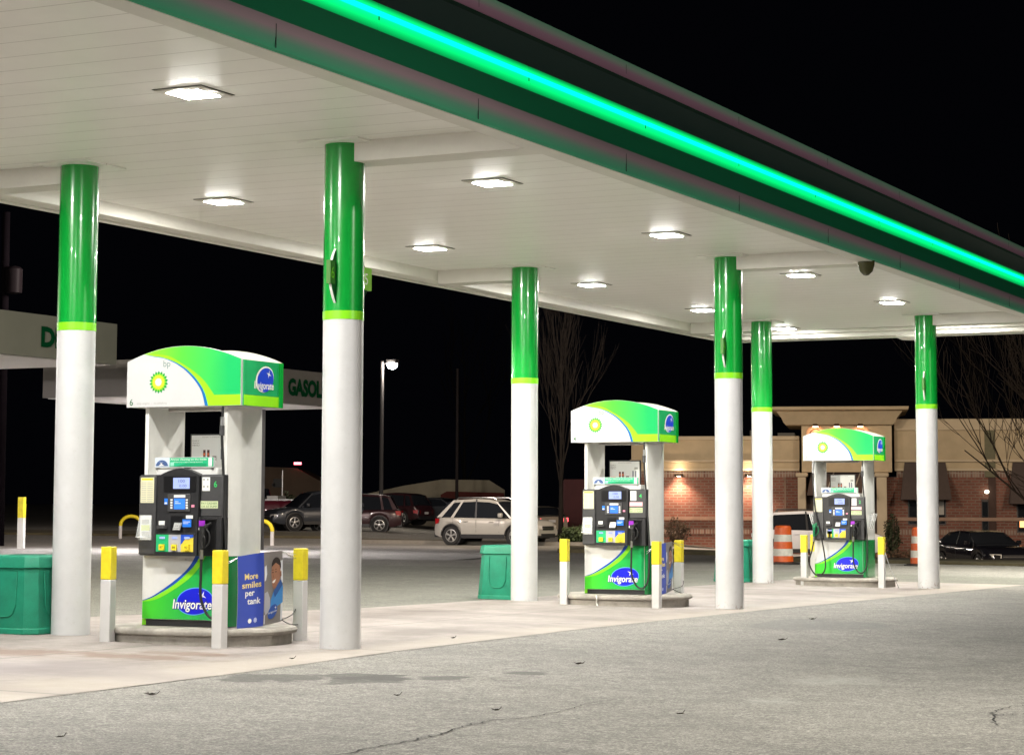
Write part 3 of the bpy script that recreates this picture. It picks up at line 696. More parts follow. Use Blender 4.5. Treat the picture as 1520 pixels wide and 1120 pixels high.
# pump islands
for cy, l in ((0, 'oval concrete island under the nearest pump'), (9.97, 'oval concrete island under the middle pump, white drip on its edge'), (19.67, 'oval concrete island under the farthest pump')):
    b = MB(); n = 56
    def rim(k, z): 
        out = []
        for i in range(n):
            t = 2*math.pi*i/n; c_, s_ = math.cos(t), math.sin(t); q = .78
            out.append(((.90*k)*abs(c_)**q*(1 if c_ > 0 else -1), (.66*k)*abs(s_)**q*(1 if s_ > 0 else -1), z))
        return out
    prof = [(.955, -.02), (.955, .085), (1.0, .095), (1.012, .118), (1.0, .14), (.975, .15)]
    vs = []
    for k, z in prof: vs += rim(k, z)
    fs = [(j*n+i, j*n+(i+1) % n, (j+1)*n+(i+1) % n, (j+1)*n+i) for j in range(len(prof)-1) for i in range(n)]+[tuple(range((len(prof)-1)*n, len(prof)*n))]
    b.add(vs, fs, CURB)
    if cy > 5 and cy < 15: b.tube(smooth_path([(-.12, -.668, .145), (-.11, -.672, .10), (-.13, -.635, .05), (-.115, -.635, .0)], 4), .010, SUN_W, 6)
    o = b.build('pump_island', loc=(-1.505 if cy < 15 else -1.49, cy, tz(-1.5, cy)), ang=50)
    tag(o, l, 'kerb island', 'concrete islands under the pumps')

# ------------------------------------------------------------------ bollards
def bollard(x, y, rz, label, h=.87, w_=.053):
    r = empty('bollard', (x, y, tz(x, y)), rz); tag(r, label, 'bollard', 'square bollards in white and yellow around the pumps')
    s = w_
    MB().box(-s, s, -s, s, -.01, h*.655, MATS['bollard_white']).build('post', r, bevel=.008)
    MB().box(-s-.001, s+.001, -s-.001, s+.001, h*.655, h, YEL).build('yellow_top', r, bevel=.008)
    return r
bollard(-2.11, -.62, .10, 'square bollard left of the nearest pump')
bollard(-.83, -.70, .05, 'square bollard in front of the nearest pump, tied to the banner')
bollard(-.86, .70, .08, 'square bollard behind the banner at the nearest pump')
bollard(-2.14, 9.42, .05, 'square bollard left of the middle pump')
bollard(-.76, 9.30, .05, 'square bollard in front of the middle pump beside its banner')
bollard(-1.03, 10.75, .05, 'square bollard behind the banner at the middle pump')
bollard(-2.08, 19.2, .05, 'left front square bollard at the farthest pump')
bollard(-2.27, 20.3, .05, 'rear square bollard close beside the farthest pump')
bollard(-.66, 19.1, .05, 'square bollard right of the farthest pump with a cord leaning on it')
x, y = site((36-701)*62/3372, 62)
bollard(x, y, .3, 'tall thin bollard at the far left on the lit forecourt', 1.62, .085)

# banners
WIRE = mat('tie_wire', (.45, .45, .45), .35, .8)
def banner(cx, cy, y0, y1, xx, label, slant=0):
    r = empty('advert_banner', (cx+xx, cy, tz(cx, cy))); tag(r, label, 'banner', 'small blue and photo banners tied between bollards')
    n = 24; Lh = y1-y0; z0, z1 = .15, .80
    def fn(k):
        def f(a, c):          # a 0..1 along, c 0..1 up
            bow = .022*math.sin(math.pi*a)-.02*(1-a)**3
            zz = z0+(z1-z0)*c+.045*a+(.02*math.sin(math.pi*a))*(c-.5)
            return (bow+.0012*k+slant*a, y0+Lh*a+.012*math.sin(math.pi*c), zz)
        return f
    BL = mat('banner_blue', (.035, .07, .42), .45, bump=.2, bscale=9); b = MB()
    def gridp(a0, a1, c0, c1, k, M, nn=12):
        vs = [fn(k)(a0+(a1-a0)*i/nn, c0+(c1-c0)*j/4) for j in range(5) for i in range(nn+1)]
        b.add(vs, [(j*(nn+1)+i, j*(nn+1)+i+1, (j+1)*(nn+1)+i+1, (j+1)*(nn+1)+i) for j in range(4) for i in range(nn)], M)
    gridp(0, .52, 0, 1, 0, BL); gridp(.52, 1, 0, 1, 0, mat('banner_photo_grey', (.22, .20, .19), .5))
    gridp(0, 1, 0, 1, -3, mat('banner_back', (.6, .6, .6), .5))
    Y = mat('banner_yellow', (.85, .68, .25), .5)
    for t, xx_, c, M, wd, hh in (('More', .12, .66, Y, .26, .085), ('smiles', .07, .545, Y, .38, .085), ('per', .13, .435, SUN_W, .18, .085), ('tank', .17, .32, SUN_W, .27, .085)):
        b.text(t, xx_, c, fn(2), M, h=hh, width=wd, extra=.02)
    b.poly(ell(.23, .09, .035, .032), fn(2), SUN_W); b.poly(star_poly(.34, .095, 9, .04, .028), fn(2), mat('banner_lav', (.45, .5, .75), .5))
    # photo side: passenger in a blue hooded top, out of the car window
    SK = mat('photo_skin', (.36, .17, .10), .5); SKD = mat('photo_skin_dark', (.24, .10, .055), .5); HR = mat('photo_hair', (.02, .013, .01), .6)
    b.poly([(.53, .80), (.575, .82), (.59, .70), (.56, .62), (.53, .60)], fn(1), mat('photo_window_light', (.7, .72, .75), .5))
    b.poly([(.93, .86), (1, .87), (1, .55), (.95, .55)], fn(1), mat('photo_window_light', (.7, .72, .75), .5))
    b.poly([(.53, .02), (1, .02), (1, .28), (.53, .14)], fn(1), mat('photo_car_white', (.66, .68, .72), .5))
    b.poly([(.53, .44), (.60, .46), (.66, .36), (.68, .20), (.56, .14), (.53, .2)], fn(1.5), mat('photo_grey_sleeve', (.42, .42, .46), .5))
    b.poly([(.66, .18), (.68, .34), (.74, .44), (.84, .50), (.92, .56), (1, .50), (1, .27)], fn(2), mat('photo_hoodie', (.06, .26, .62), .5))
    b.poly([(.74, .44), (.80, .50), (.94, .60), (.99, .52), (.86, .42), (.78, .36)], fn(2.5), mat('photo_hood_dark', (.03, .10, .32), .5))
    b.poly(ell(.82, .80, .125, .115), fn(3), HR)
    b.poly([(.70, .79), (.68, .69), (.69, .62), (.70, .55), (.73, .485), (.79, .485), (.87, .56), (.92, .62), (.93, .72), (.90, .80), (.80, .84)], fn(3.5), SK)
    b.poly([(.90, .70), (.95, .72), (.95, .65), (.91, .62)], fn(4), SKD)
    b.poly([(.70, .58), (.74, .60), (.80, .615), (.77, .575), (.73, .56)], fn(4), mat('photo_teeth', (.8, .76, .7), .5))
    for a_, c_ in ((.72, .71), (.80, .715)): b.poly(ell(a_, c_, .02, .008, 0, 10), fn(4), HR); b.poly([(a_-.03, c_+.03), (a_, c_+.042), (a_+.03, c_+.032), (a_, c_+.032)], fn(4), HR)
    b.poly([(.735, .70), (.725, .64), (.75, .635)], fn(4), SKD)
    b.poly(ell(.73, .17, .13, .085, .5), fn(4), mat('banner_ellipse', (.03, .09, .38), .5))
    b.text('Invigorate', .62, .145, fn(5), SUN_W, h=.03, width=.22, rot=.1).poly(star_poly(.80, .22, 4, .03, .008, .3), fn(5), SUN_W)
    b.build('printed_sheet', r)
    b = MB()
    p00, p01, p10, p11 = fn(0)(0, .02), fn(0)(0, .98), fn(0)(1, .02), fn(0)(1, .98)
    k0 = (-.0, -.66, .0); 
    for p_, q_ in ((p01, (.02, -.66, .70)), (p01, (.02, -.66, .73)), (p00, (.02, -.66, .16)), (p11, (.0, .66, .80)), (p11, (.0, .66, .76))):
        MB().tube([p_, q_], .0035, WIRE, 5).build('tie', r)
    b = MB().tube(smooth_path([p10, (.03, .55, .24), (.0, .68, .31)], 4), .005, RUB, 5).tube(smooth_path([p10, (.03, .52, .15), (.04, .72, .13), (.0, .68, .05)], 4), .005, RUB, 5)
    b.build('loose_strap', r)
banner(-1.505, 0, -.31, .24, .62, 'blue banner by the nearest pump reading more smiles per tank, hanging from two bollards', .11)
banner(-1.505, 9.97, -.30, .40, .58, 'blue photo banner tied to the bollards at the middle pump', -.05)

# cord at the farthest pump
tag(MB().tube(smooth_path([(-.6, 19.1, .50), (-.48, 19.0, .25), (-.32, 18.95, -.09)], 5), .008, WIRE, 6).build('cord'), 'pale cord slanting from the last bollard to the ground', 'cord')

# ------------------------------------------------------------------ bins
def bin_(x, y, rz, label):
    r = empty('litter_bin', (x, y, tz(x, y)), rz); tag(r, label, 'litter bin', 'green octagonal litter bins beside the rear columns')
    def ring(a, z, ch=.34):
        c_ = a*(1-ch*.9)
        return [(c_, -a, z), (a, -c_, z), (a, c_, z), (c_, a, z), (-c_, a, z), (-a, c_, z), (-a, -c_, z), (c_*-1, -a, z)]
    def loft(L, M, caps=True):
        vs = []
        for a, z in L: vs += ring(a, z)
        fs = [(j*8+i, j*8+(i+1) % 8, (j+1)*8+(i+1) % 8, (j+1)*8+i) for j in range(len(L)-1) for i in range(8)]
        if caps: fs += [tuple(range(8))[::-1], tuple(range((len(L)-1)*8, len(L)*8))]
        return MB().add(vs, fs, M)
    b = loft([(.335, .0), (.345, .01), (.345, .055), (.335, .062), (.338, .07), (.30, .63)], TEAL)
    # raised U-shaped ribs on the faces
    for k in range(8):
        a = math.pi/4*k; ca, sa = math.cos(a), math.sin(a)
        fn = lambda u, z: (( -sa*u + ca*(.345-.036*(z-.07)/.56)), (ca*u+sa*(.345-.036*(z-.07)/.56)), z)
        wd = .13 if k % 2 == 0 else .10
        q = 1 if k % 2 == 0 else .955
        f_ = lambda u, z: tuple(c_*q if i < 2 else c_ for i, c_ in enumerate(fn(u, z)))
        b.tube([f_(-wd, .60), f_(-wd, .28), f_(-wd*.8, .20), f_(-wd*.4, .17), f_(wd*.4, .17), f_(wd*.8, .20), f_(wd, .28), f_(wd, .60)], .007, TEAL, 6)
    b.build('body', r, bevel=.008)
    loft([(.318, .63), (.322, .635), (.312, .72), (.30, .745), (.27, .75)], TEAL).build('lid', r, bevel=.01)
    MB().lathe([(.19, .7505), (.17, .756), (.165, .752)], TEALD, 28).lathe([(.165, .753), (.0, .753)], mat('bin_opening', (.002, .01, .008), .8), 28, caps=False).build('opening', r)
    return r
bin_(-3.52, -.03, .0, 'green litter bin at the left edge beside the rear left column')
bin_(-3.44, 10.32, .0, 'green litter bin left of the second rear column, near the silver car')
bin_(-3.6, 19.9, .0, 'green litter bin mostly hidden between the middle and farthest columns')

# ------------------------------------------------------------------ traffic barrels
def drum(r_, d, label):
    x, y = site(r_, d); z = tz(x, y); r = empty('traffic_barrel', (x, y, z)); tag(r, label, 'traffic barrel', 'orange and white traffic barrels')
    OR = mat('barrel_orange', (.62, .10, .012), .45, var=.25); WH = mat('barrel_white', (.6, .58, .52), .5, var=.2)
    zz = [0.04, .20, .37, .54, .71, .88]; rr = [.25, .243, .232, .222, .211, .2]
    b = MB()
    for i in range(5):
        b.lathe([(rr[i], zz[i]), (rr[i]*.985, zz[i]+.02), (rr[i+1]*1.015, zz[i+1]-.015), (rr[i+1], zz[i+1])], OR if i % 2 == 0 else WH, 28, caps=(i == 4))
    b.lathe([(.2, .88), (.17, .92), (.08, .93)], OR, 24); b.build('barrel', r)
    MB().lathe([(.40, .0), (.40, .03), (.30, .05), (.27, .06)], RUB, 28).build('rubber_base', r)
drum((1161-701)*55/3372, 55, 'orange and white barrel in front of the white car')
drum((1364-701)*55/3372, 55, 'orange and white barrel peeking out left of the last front column')

# ------------------------------------------------------------------ hoop barriers
def hoop(px, d, label, rz):
    x, y = site((px-701)*d/3372, d); r = empty('hoop_barrier', (x, y, tz(x, y)), rz); tag(r, label, 'hoop barrier', 'yellow topped hoop barriers at the far pumps')
    hw, h, q = .42, .92, .34; P = [(-hw-.12, 0, 0), (-hw-.06, 0, .45)]
    P = [(-hw, 0, 0), (-hw, 0, .5)]; [MB().tube([(e, 0, 0), (e, 0, .5)], .07, MATS['bollard_white'], 12).build('leg', r) for e in (-hw, hw)]
    A = [(-hw, 0, .5)]+[(-hw*math.cos(math.pi*i/12), 0, .52+.36*math.sin(math.pi*i/12)) for i in range(13)]+[(hw, 0, .5)]
    MB().tube(A, .071, YEL, 12).build('hoop', r)
hoop(198, 90, 'hoop barrier left of the nearest pump', .45)
hoop(389, 80, 'hoop barrier partly hidden right of the nearest pump', .45)

# ------------------------------------------------------------------ far canopies
def far_canopy(x0, x1, y0, y1, z0, z1, word, wy0, wh, label, wlen, cols, face_col):
    r = empty('distant_canopy', ((x0+x1)/2, (y0+y1)/2, 0)); tag(r, label, 'canopy'); off = ((x0+x1)/2, (y0+y1)/2, 0)
    FM = mat('far_fascia_'+word.lower(), face_col, .6, var=.08, vscale=.8)
    b = MB().box(x0, x1, y0, y1, z0+.004, z1, FM); b.build('fascia', r, off=off)
    MB().box(x0+.1, x1-.1, y0+.1, y1-.1, z0-.02, z0+.0, mat('far_soffit', (.72, .69, .68), .6)).build('soffit', r, off=off)
    b = MB().text(word, wy0, z0+(z1-z0)/2-wh/2, lambda a, c: (x1+.02, a, c), mat('far_letter', (.002, .06, .02), .95), h=wh, width=wlen, extra=.05)
    b.build('lettering', r, off=off)
    for cx, cy in cols: MB().box(cx-.12, cx+.12, cy-.12, cy+.12, -.05, z0, mat('far_post', (.1, .1, .1), .6)).build('post', r, off=off)
    return r
far_canopy(-44, -20.22, -4, 23.78, 4.51, 5.45, 'DIESEL', 21.02, .42, 'grey canopy at the left edge with green letters DIESEL', 1.95, [(-22, 3)], (.22, .22, .18))

far_canopy(-26.2, -21.8, 28.66, 36.8, 4.08, 5.02, 'GASOLINE', 33.66, .44, 'distant canopy with green letters GASOLINE behind the nearest pump', 2.62, [(-24.4, 36.3)], (.20, .185, .17))
def far_light(x, y, z, e, lab):
    r = empty('canopy_light', (x, y, z)); tag(r, lab, 'ceiling light', 'lights under the distant canopies')
    MB().box(-.2, .2, -.2, .2, -.04, 0, mat('far_lens', (.9, .9, .9), .3, emit=(1, .93, .9), es=e)).build('lens', r)
    MB().box(-.24, .24, -.24, .24, -.012, -.002, FRAME).build('frame', r)
for x, y in ((-24, 4), (-24, 12), (-24, 20), (-31, 20), (-38, 20)): far_light(x, y, 4.485, 430, 'square light under the diesel canopy, hidden by its fascia')
for x, y in ((-24.2, 31), (-24.2, 34.6)): far_light(x, y, 4.055, 200, 'square light under the gasoline canopy, hidden by its fascia')

# ------------------------------------------------------------------ verges and kerbs at the back of the lot
VERGE = mat('verge_grass', (.085, .07, .035), .9, var=.5, vscale=1.5, bump=.8, bscale=14)
def strip(name, pts, h, M, kind='structure'):
    n = len(pts)//2; b = MB(); top = [(*site(r, d), tz(*site(r, d))+h) for r, d in pts]; bot = [(x, y, z-h-.2) for x, y, z in top]
    N_ = len(pts); b.add(top+bot, [tuple(range(N_))]+[(i, N_+i, N_+(i+1) % N_, (i+1) % N_) for i in range(N_)], M)
    return tag(b.build(name), kind=kind)
KERBF = mat('lot_kerb', (.20, .18, .15), .85, var=.3, vscale=2)
strip('verge', [(-34, 95.5), (-5.2, 90), (-4.7, 93), (-34, 99.5)], .10, VERGE)
strip('kerb', [(-4.7, 85.2), (5.0, 79.6), (5.2, 80.6), (-4.6, 86.4)], .14, KERBF)
strip('verge', [(-4.6, 86.5), (5.2, 80.7), (6.5, 84), (-4.4, 88.5)], .11, VERGE)
strip('verge', [(2.6, 69.0), (9.0, 66.5), (9.5, 72), (3.2, 75)], .12, VERGE)
strip('verge', [(8.0, 58.5), (21, 51.8), (32, 47.5), (33, 50.5), (21.5, 55.2), (9, 62)], .10, VERGE)
strip('parking_kerb', [(5.0, 80.0), (13.5, 78.5), (13.6, 79.0), (5.1, 80.5)], .14, mat('kerb_lit', (.5, .46, .42), .8, var=.2))
strip('back_lot', [(-14, 103), (-2.5, 101), (-1.5, 126), (-22, 128)], .012, MATS['lane_asphalt'])

# ------------------------------------------------------------------ brick building at the back right
FACE_D = 104.0; fr = (1250-701)*FACE_D/3372; fx, fyy = site(fr, FACE_D)
GZ = -1.4
U = lambda px: (px-1250)/32.85
Zf = lambda py: 1.283+(752.5-py)/32.42-GZ
bld = empty('brick_building', (fx, fyy, GZ), R(17.2))
tag(bld, 'low brick building with tan stucco parapet, awnings and a flared entrance tower', 'building')
g = N('brick'); xs = g.xyz(); cb = g.n('ShaderNodeCombineXYZ'); g.l(xs[0], cb.inputs[0]); g.l(xs[2], cb.inputs[1])
br = g.n('ShaderNodeTexBrick', i_Scale=1.0); g.l(cb.outputs[0], br.inputs['Vector'])
for k_, v_ in (('Brick Width', .36), ('Row Height', .13), ('Mortar Size', .022), ('Mortar Smooth', .2), ('Bias', -.2)): br.inputs[k_].default_value = v_
br.inputs['Color1'].default_value = (.17, .062, .042, 1); br.inputs['Color2'].default_value = (.235, .09, .062, 1); br.inputs['Mortar'].default_value = (.20, .14, .11, 1)
c = g.mix(.4, br.outputs[0], g.ramp(g.noise(1.2, 6, .7), [(.3, (.6,)*3), (.7, (1.2,)*3)]), 'MULTIPLY')
g.bump(br.outputs[1], -.6, .03); g.out(c, .9)
g = N('soldier_course'); xs = g.xyz(); cb = g.n('ShaderNodeCombineXYZ'); g.l(xs[0], cb.inputs[0]); g.l(xs[2], cb.inputs[1])
br = g.n('ShaderNodeTexBrick', i_Scale=1.0, offset=0.0); g.l(cb.outputs[0], br.inputs['Vector'])
for k_, v_ in (('Brick Width', .13), ('Row Height', .6), ('Mortar Size', .02), ('Bias', .0)): br.inputs[k_].default_value = v_
br.inputs['Color1'].default_value = (.30, .20, .15, 1); br.inputs['Color2'].default_value = (.17, .08, .06, 1); br.inputs['Mortar'].default_value = (.30, .25, .21, 1)
g.out(br.outputs[0], .9)
STUC = mat('tan_stucco', (.50, .40, .26), .85, var=.14, vscale=1.3, bump=.25, bscale=30)
STUD = mat('tan_trim', (.56, .46, .32), .8, var=.10, vscale=1.3)
def fb(px0, px1, py0, py1, y0, y1, M, name, par=bld, bevel=0):     # facade box: y0 is how far it stands in front of the wall (metres)
    b = MB().box(U(px0), U(px1), -y0, -y1, Zf(py1), Zf(py0), M); return b.build(name, par, bevel=bevel)
fb(934, 1187, 709, 840, 0, -14, MATS['brick'], 'brick_wall'); fb(1187, 1620, 709, 840, 0, -14, MATS['brick'], 'brick_wall')
fb(932, 1186, 650.5, 700, .10, -14, STUC, 'parapet'); fb(1327, 1622, 626.5, 700, .10, -14, STUC, 'parapet')
for a, b_ in ((930, 1186), (1327, 1624)):
    t = 648 if a < 1000 else 623.5
    fb(a, b_, t, t+6 if a < 1000 else t+17, .22, -14, STUD, 'parapet_cap', bevel=.03)
    fb(a, b_, 683, 687, .26, .08, STUD, 'string_moulding', bevel=.03); fb(a, b_, 696, 700, .20, .08, STUD, 'string_moulding', bevel=.02)
    fb(a+3, b_, 700, 709, .03, -.0, MATS['soldier_course'], 'soldier_course')
    fb(a+3, b_, 768, 773, .10, -.0, mat('brick_ledge', (.34, .22, .16), .85, var=.2, vscale=3), 'ledge')
    fb(a+3, b_, 786, 793, .025, -.0, MATS['soldier_course'], 'soldier_course')
for px in (1073, 1163): fb(px, px+2.2, 709, 840, .02, -.0, mat('wall_joint', (.22, .15, .11), .8), 'downpipe')
# entrance tower
fb(1190, 1323, 632, 702, .9, -6, STUC, 'entrance_tower')
pr = [(-.0, 0), (-.25, 0), (-.34, .10), (-.45, .34), (-.66, .60), (-.92, .66), (-.95, .80), (0, .80)]
b = MB(); cxu = (U(1167)+U(1325))/2; hw = (U(1325)-U(1167))/2-.25; z_ = Zf(633)
rings = []
for o_, z0_ in pr[1:-1]:
    e = -o_; rings.append([(cxu-hw-e, -.95-e, z_+z0_), (cxu+hw+e, -.95-e, z_+z0_), (cxu+hw+e, 5, z_+z0_), (cxu-hw-e, 5, z_+z0_)])
vs = sum(rings, []); b.add(vs, [(j*4+i, j*4+(i+1) % 4, (j+1)*4+(i+1) % 4, (j+1)*4+i) for j in range(len(rings)-1) for i in range(4)]+[(3, 2, 1, 0), tuple(range(len(vs)-4, len(vs)))], STUC)
b.build('tower_cornice', bld)
for px in (1211, 1242.5, 1277):
    # arched lit niche with round emblem
    cu_, cz_ = U(px), Zf(645)
    arch = [(cu_-.42, cz_-.65), (cu_+.42, cz_-.65), (cu_+.42, cz_+.05)]+[(cu_+.42*math.cos(math.pi*i/10), cz_+.05+.30*math.sin(math.pi*i/10)) for i in range(1, 10)]+[(cu_-.42, cz_+.05)]
    b = MB().prism(arch, lambda a, c: (a, -.97, c), lambda a, c: (a, -.9, c), mat('niche_tan', (.60, .36, .22), .7))
    b.build('niche', bld)
    b = MB(); rg = ell(cu_, cz_-.12, .30, .34, 0, 28); ri = ell(cu_, cz_-.12, .25, .29, 0, 28)
    EM = mat('emblem_brown', (.16, .045, .02), .6)
    b.add([(a, -.99, c) for a, c in rg+ri], [(i, (i+1) % 28, 28+(i+1) % 28, 28+i) for i in range(28)], EM)
    b.poly([(cu_-.17, cz_+.0), (cu_+.17, cz_+.0), (cu_, cz_-.30)], lambda a, c: (a, -.992, c), EM)
    b.poly([(cu_-.16, cz_+.06), (cu_+.16, cz_+.06), (cu_+.15, cz_+.035), (cu_-.15, cz_+.035)], lambda a, c: (a, -.992, c), EM)
    b.build('emblem', bld)
    MB().lathe([(.10, cz_+.42), (.17, cz_+.30), (.16, cz_+.29)], mat('lamp_bronze', (.08, .05, .03), .5), 16, c=(cu_, -1.22, 0)).tube([(cu_, -.95, cz_+.44), (cu_, -1.22, cz_+.42)], .03, mat('lamp_bronze', (.08, .05, .03), .5), 8).lathe([(.14, cz_+.288), (.05, cz_+.27)], mat('lamp_bulb_warm', (1, .8, .6), .4, emit=(1, .62, .34), es=16), 12, c=(cu_, -1.22, 0)).build('gooseneck_lamp', bld)
for a, b_ in ((1184, 1196), (1300, 1315)):
    fb(a, b_, 709, 845, 1.1, .2, STUD, 'pilaster', bevel=.03)
    fb(a-3, b_+3, 703, 709, 1.2, .1, STUD, 'pilaster_cap', bevel=.05)
    fb(a-2.5, b_+4, 797, 845, 1.17, .13, mat('pilaster_base_brown', (.24, .10, .07), .8, var=.2), 'pilaster_base', bevel=.02)
fb(1196, 1300, 702, 845, .15, -.0, mat('entry_dark', (.05, .028, .02), .6), 'entrance_recess')
# awnings
AW = mat('awning_canvas', (.085, .062, .055), .8, var=.15)
def awning(px0, px1, py0, py1, flare, out, M=AW, stripes=False):
    x0, x1, z0, z1 = U(px0), U(px1), Zf(py1), Zf(py0); f = flare
    b = MB().add([(x0+f, -.05, z1), (x1-f, -.05, z1), (x1, -out, z0), (x0, -out, z0), (x0, -.05, z0), (x1, -.05, z0)], [(0, 3, 2, 1), (0, 4, 3), (1, 2, 5), (3, 4, 5, 2), (0, 1, 5, 4)], M)
    o = b.build('awning', bld)
    if stripes:
        b = MB()
        for a in (.28, .68): b.tube([(x0+(x1-x0)*(a+.16), -.12, z1-.05), (x0+(x1-x0)*a, -out-.02, z0+.03)], .03, mat('awning_rod', (.45, .40, .34), .6), 6)
        b.build('awning_rod', o)
awning(1198, 1296, 690, 736, .25, 1.9, AW, True)
awning(1335, 1409, 685, 742, .22, 1.3); awning(1493, 1570, 685, 748, .22, 1.3)
DKG = mat('dark_glass', (.012, .014, .018), .08, coat=.5)
for a, b_, y0, y1 in ((1346, 1402, 742, 779), (1505, 1560, 745, 790)):
    o = fb(a, b_, y0, y1, .04, -.02, mat('window_frame_dark', (.04, .03, .03), .5), 'window')
    MB().box(U(a)+.06, U(b_)-.06, -.05, -.045, Zf(y1)+.06, Zf(y0)-.06, DKG).box((U(a)+U(b_))/2-.03, (U(a)+U(b_))/2+.03, -.06, -.05, Zf(y1), Zf(y0), STUD).build('pane', o)
MB().box(U(1387), U(1399), -.075, -.055, Zf(764), Zf(742), mat('blind_pale', (.35, .33, .30), .6)).build('blind', bld)
MB().box(U(1509), U(1519), -.075, -.06, Zf(782), Zf(773), mat('lit_room', (.9, .4, .15), .5, emit=(1, .38, .13), es=1.1)).build('lit_window_panel', bld)
o = fb(1454, 1464, 741, 842, .05, -.02, mat('door_dark', (.02, .012, .01), .5), 'door')
MB().box(U(1455), U(1463), -.06, -.05, Zf(800), Zf(745), DKG).build('pane', o)
fb(1459.5, 1475, 626, 709, .14, .08, mat('shadow_olive', (.16, .15, .09), .8, var=.15), 'shadow_band'); fb(1464.5, 1475, 709, 842, .05, .0, mat('shadow_brown', (.05, .025, .018), .8), 'shadow_band')  # cast shadow on the facade, built as two flat dark bands
MB().lathe([(.01, 0), (.09, .03), (.1, .12), (.03, .16)], mat('lamp_small', (.8, .8, .7), .4, emit=(1, .9, .7), es=2.5), 12, c=(U(1461.5), -.25, Zf(733))).build('wall_lamp', bld)
# downlights on the brick
for px in (1004.5, 1110.5):
    cu_, cz_ = U(px), Zf(708)
    b = MB().lathe([(.02, .14), (.20, .12), (.21, .0), (.19, -.0)], mat('lamp_bronze', (.08, .05, .03), .5), 20, c=(cu_, -.24, cz_))
    b.box(cu_-.05, cu_+.05, -.24, -.02, cz_+.05, cz_+.10, mat('lamp_bronze', (.08, .05, .03), .5)).lathe([(.15, .005), (.05, -.005)], mat('lamp_bulb_down', (1, .9, .8), .4, emit=(1, .72, .50), es=60), 16, c=(cu_, -.24, cz_)); b.build('wall_lamp', bld)
    wx = fx+cu_*math.cos(R(17.2))+.45*math.sin(R(17.2)); wy = fyy+cu_*math.sin(R(17.2))-.45*math.cos(R(17.2))
    lamp('SPOT', 'wall_lamp_beam', (wx, wy, GZ+cz_-.02), 210, (1, .66, .46), .06, (wx-.12*math.sin(R(17.2)), wy+.12*math.cos(R(17.2)), GZ+cz_-1.0), 118, .8)
    ux, uy = wx-.1*math.sin(R(17.2)), wy+.1*math.cos(R(17.2))
    lamp('POINT', 'wall_lamp_spill', (wx, wy, GZ+cz_+.35), 7, (1, .75, .5), .05)
# roof plant and vent behind the parapet
fb(1107, 1128, 636, 650, -3, -5, mat('roof_plant', (.16, .15, .13), .7), 'roof_unit'); fb(1150, 1176, 640, 650, -3, -5, mat('roof_plant', (.16, .15, .13), .7), 'roof_unit')

# railing at the right
rl = empty('railing', (fx+U(1508)*math.cos(R(17.2))+4*math.sin(R(17.2)), fyy+U(1508)*math.sin(R(17.2))-4*math.cos(R(17.2)), GZ), R(17.2))
tag(rl, 'dark metal railing in front of the brick wall at the right edge', 'railing')
IR = mat('railing_iron', (.015, .012, .011), .5); b = MB()
for i in range(17): b.tube([(-1.1+.20*i, 0, .0), (-1.1+.20*i, 0, .95)], .016, IR, 6)
b.build('baluster', rl); MB().box(-1.15, 2.2, -.03, .03, .93, .98, IR).box(-1.15, 2.2, -.02, .02, .10, .14, IR).build('rail', rl)
MB().box(1.35, 1.62, -.12, .12, 0, 1.15, IR).build('post', rl)

# ------------------------------------------------------------------ shrubs and trees
def leaf_cloud(b, cx, cy, cz, rx, ry, rz, n, s, M, seed=1):
    q = random.Random(seed); vs = []; fs = []
    for i in range(n):
        while True:
            p = Vector((q.uniform(-1, 1), q.uniform(-1, 1), q.uniform(-1, 1)))
            if p.length < 1 and (p.length > .45 or q.random() < .4): break
        k = .82+.3*math.sin(p.x*5+seed)*math.cos(p.y*4+p.z*5); c_ = Vector((cx+p.x*rx*k, cy+p.y*ry*k, cz+p.z*rz*k))
        a = Vector((q.gauss(0, 1), q.gauss(0, 1), q.gauss(0, 1))).normalized(); d_ = a.orthogonal().normalized(); e = a.cross(d_)
        o_ = len(vs); l_ = s*q.uniform(.6, 1.4); vs += [c_-d_*l_, c_+e*l_*.5, c_+d_*l_, c_-e*l_*.5]; fs.append((o_, o_+1, o_+2, o_+3))
    return b.add(vs, fs, M)
LEAFA = mat('leaf_dark', (.035, .045, .018), .7, var=.4, vscale=3); LEAFB = mat('leaf_brown', (.10, .06, .035), .8, var=.4, vscale=3); LEAFG = mat('leaf_green', (.06, .09, .03), .7, var=.4, vscale=3)
TW = mat('twig_brown', (.10, .07, .05), .8)
def shrub(px, d, w_, h, M, label, n=1400, s=.06, group=None, name='shrub'):
    x, y = site((px-701)*d/3372, d); r = empty(name, (x, y, tz(x, y))); tag(r, label, 'shrub', group)
    b = MB(); leaf_cloud(b, 0, 0, h*.52, w_/2, w_/2, h*.5, n, s, M, int(px)); b.build('foliage', r, ang=180)
    b = MB(); q = random.Random(int(px))
    for i in range(14):
        a = q.uniform(0, 6.28); k = q.uniform(.2, .45); b.tube([(0, 0, 0), (math.cos(a)*w_*k*.5, math.sin(a)*w_*k*.5, h*.4), (math.cos(a)*w_*k, math.sin(a)*w_*k, h*.85)], [.03, .02, .006], TW, 5)
    b.build('stem', r)
shrub(1004, 86, 1.35, 1.15, LEAFB, 'round brownish shrub in front of the lamp-lit brick wall', 900, .05)
shrub(871, 82, 1.5, .8, LEAFG, 'low clipped green hedge left of the middle pump', 1500, .06)
shrub(850, 83, 1.0, .7, LEAFG, 'small green hedge end beside the bare tree trunk', 900, .06)
shrub(432, 112, 2.3, 1.7, LEAFA, 'dark round bush behind the dark car at the left', 1800, .10)
shrub(468, 112, 2.0, 1.5, LEAFB, 'dim bush beside the rear of the tall front column', 1500, .10)
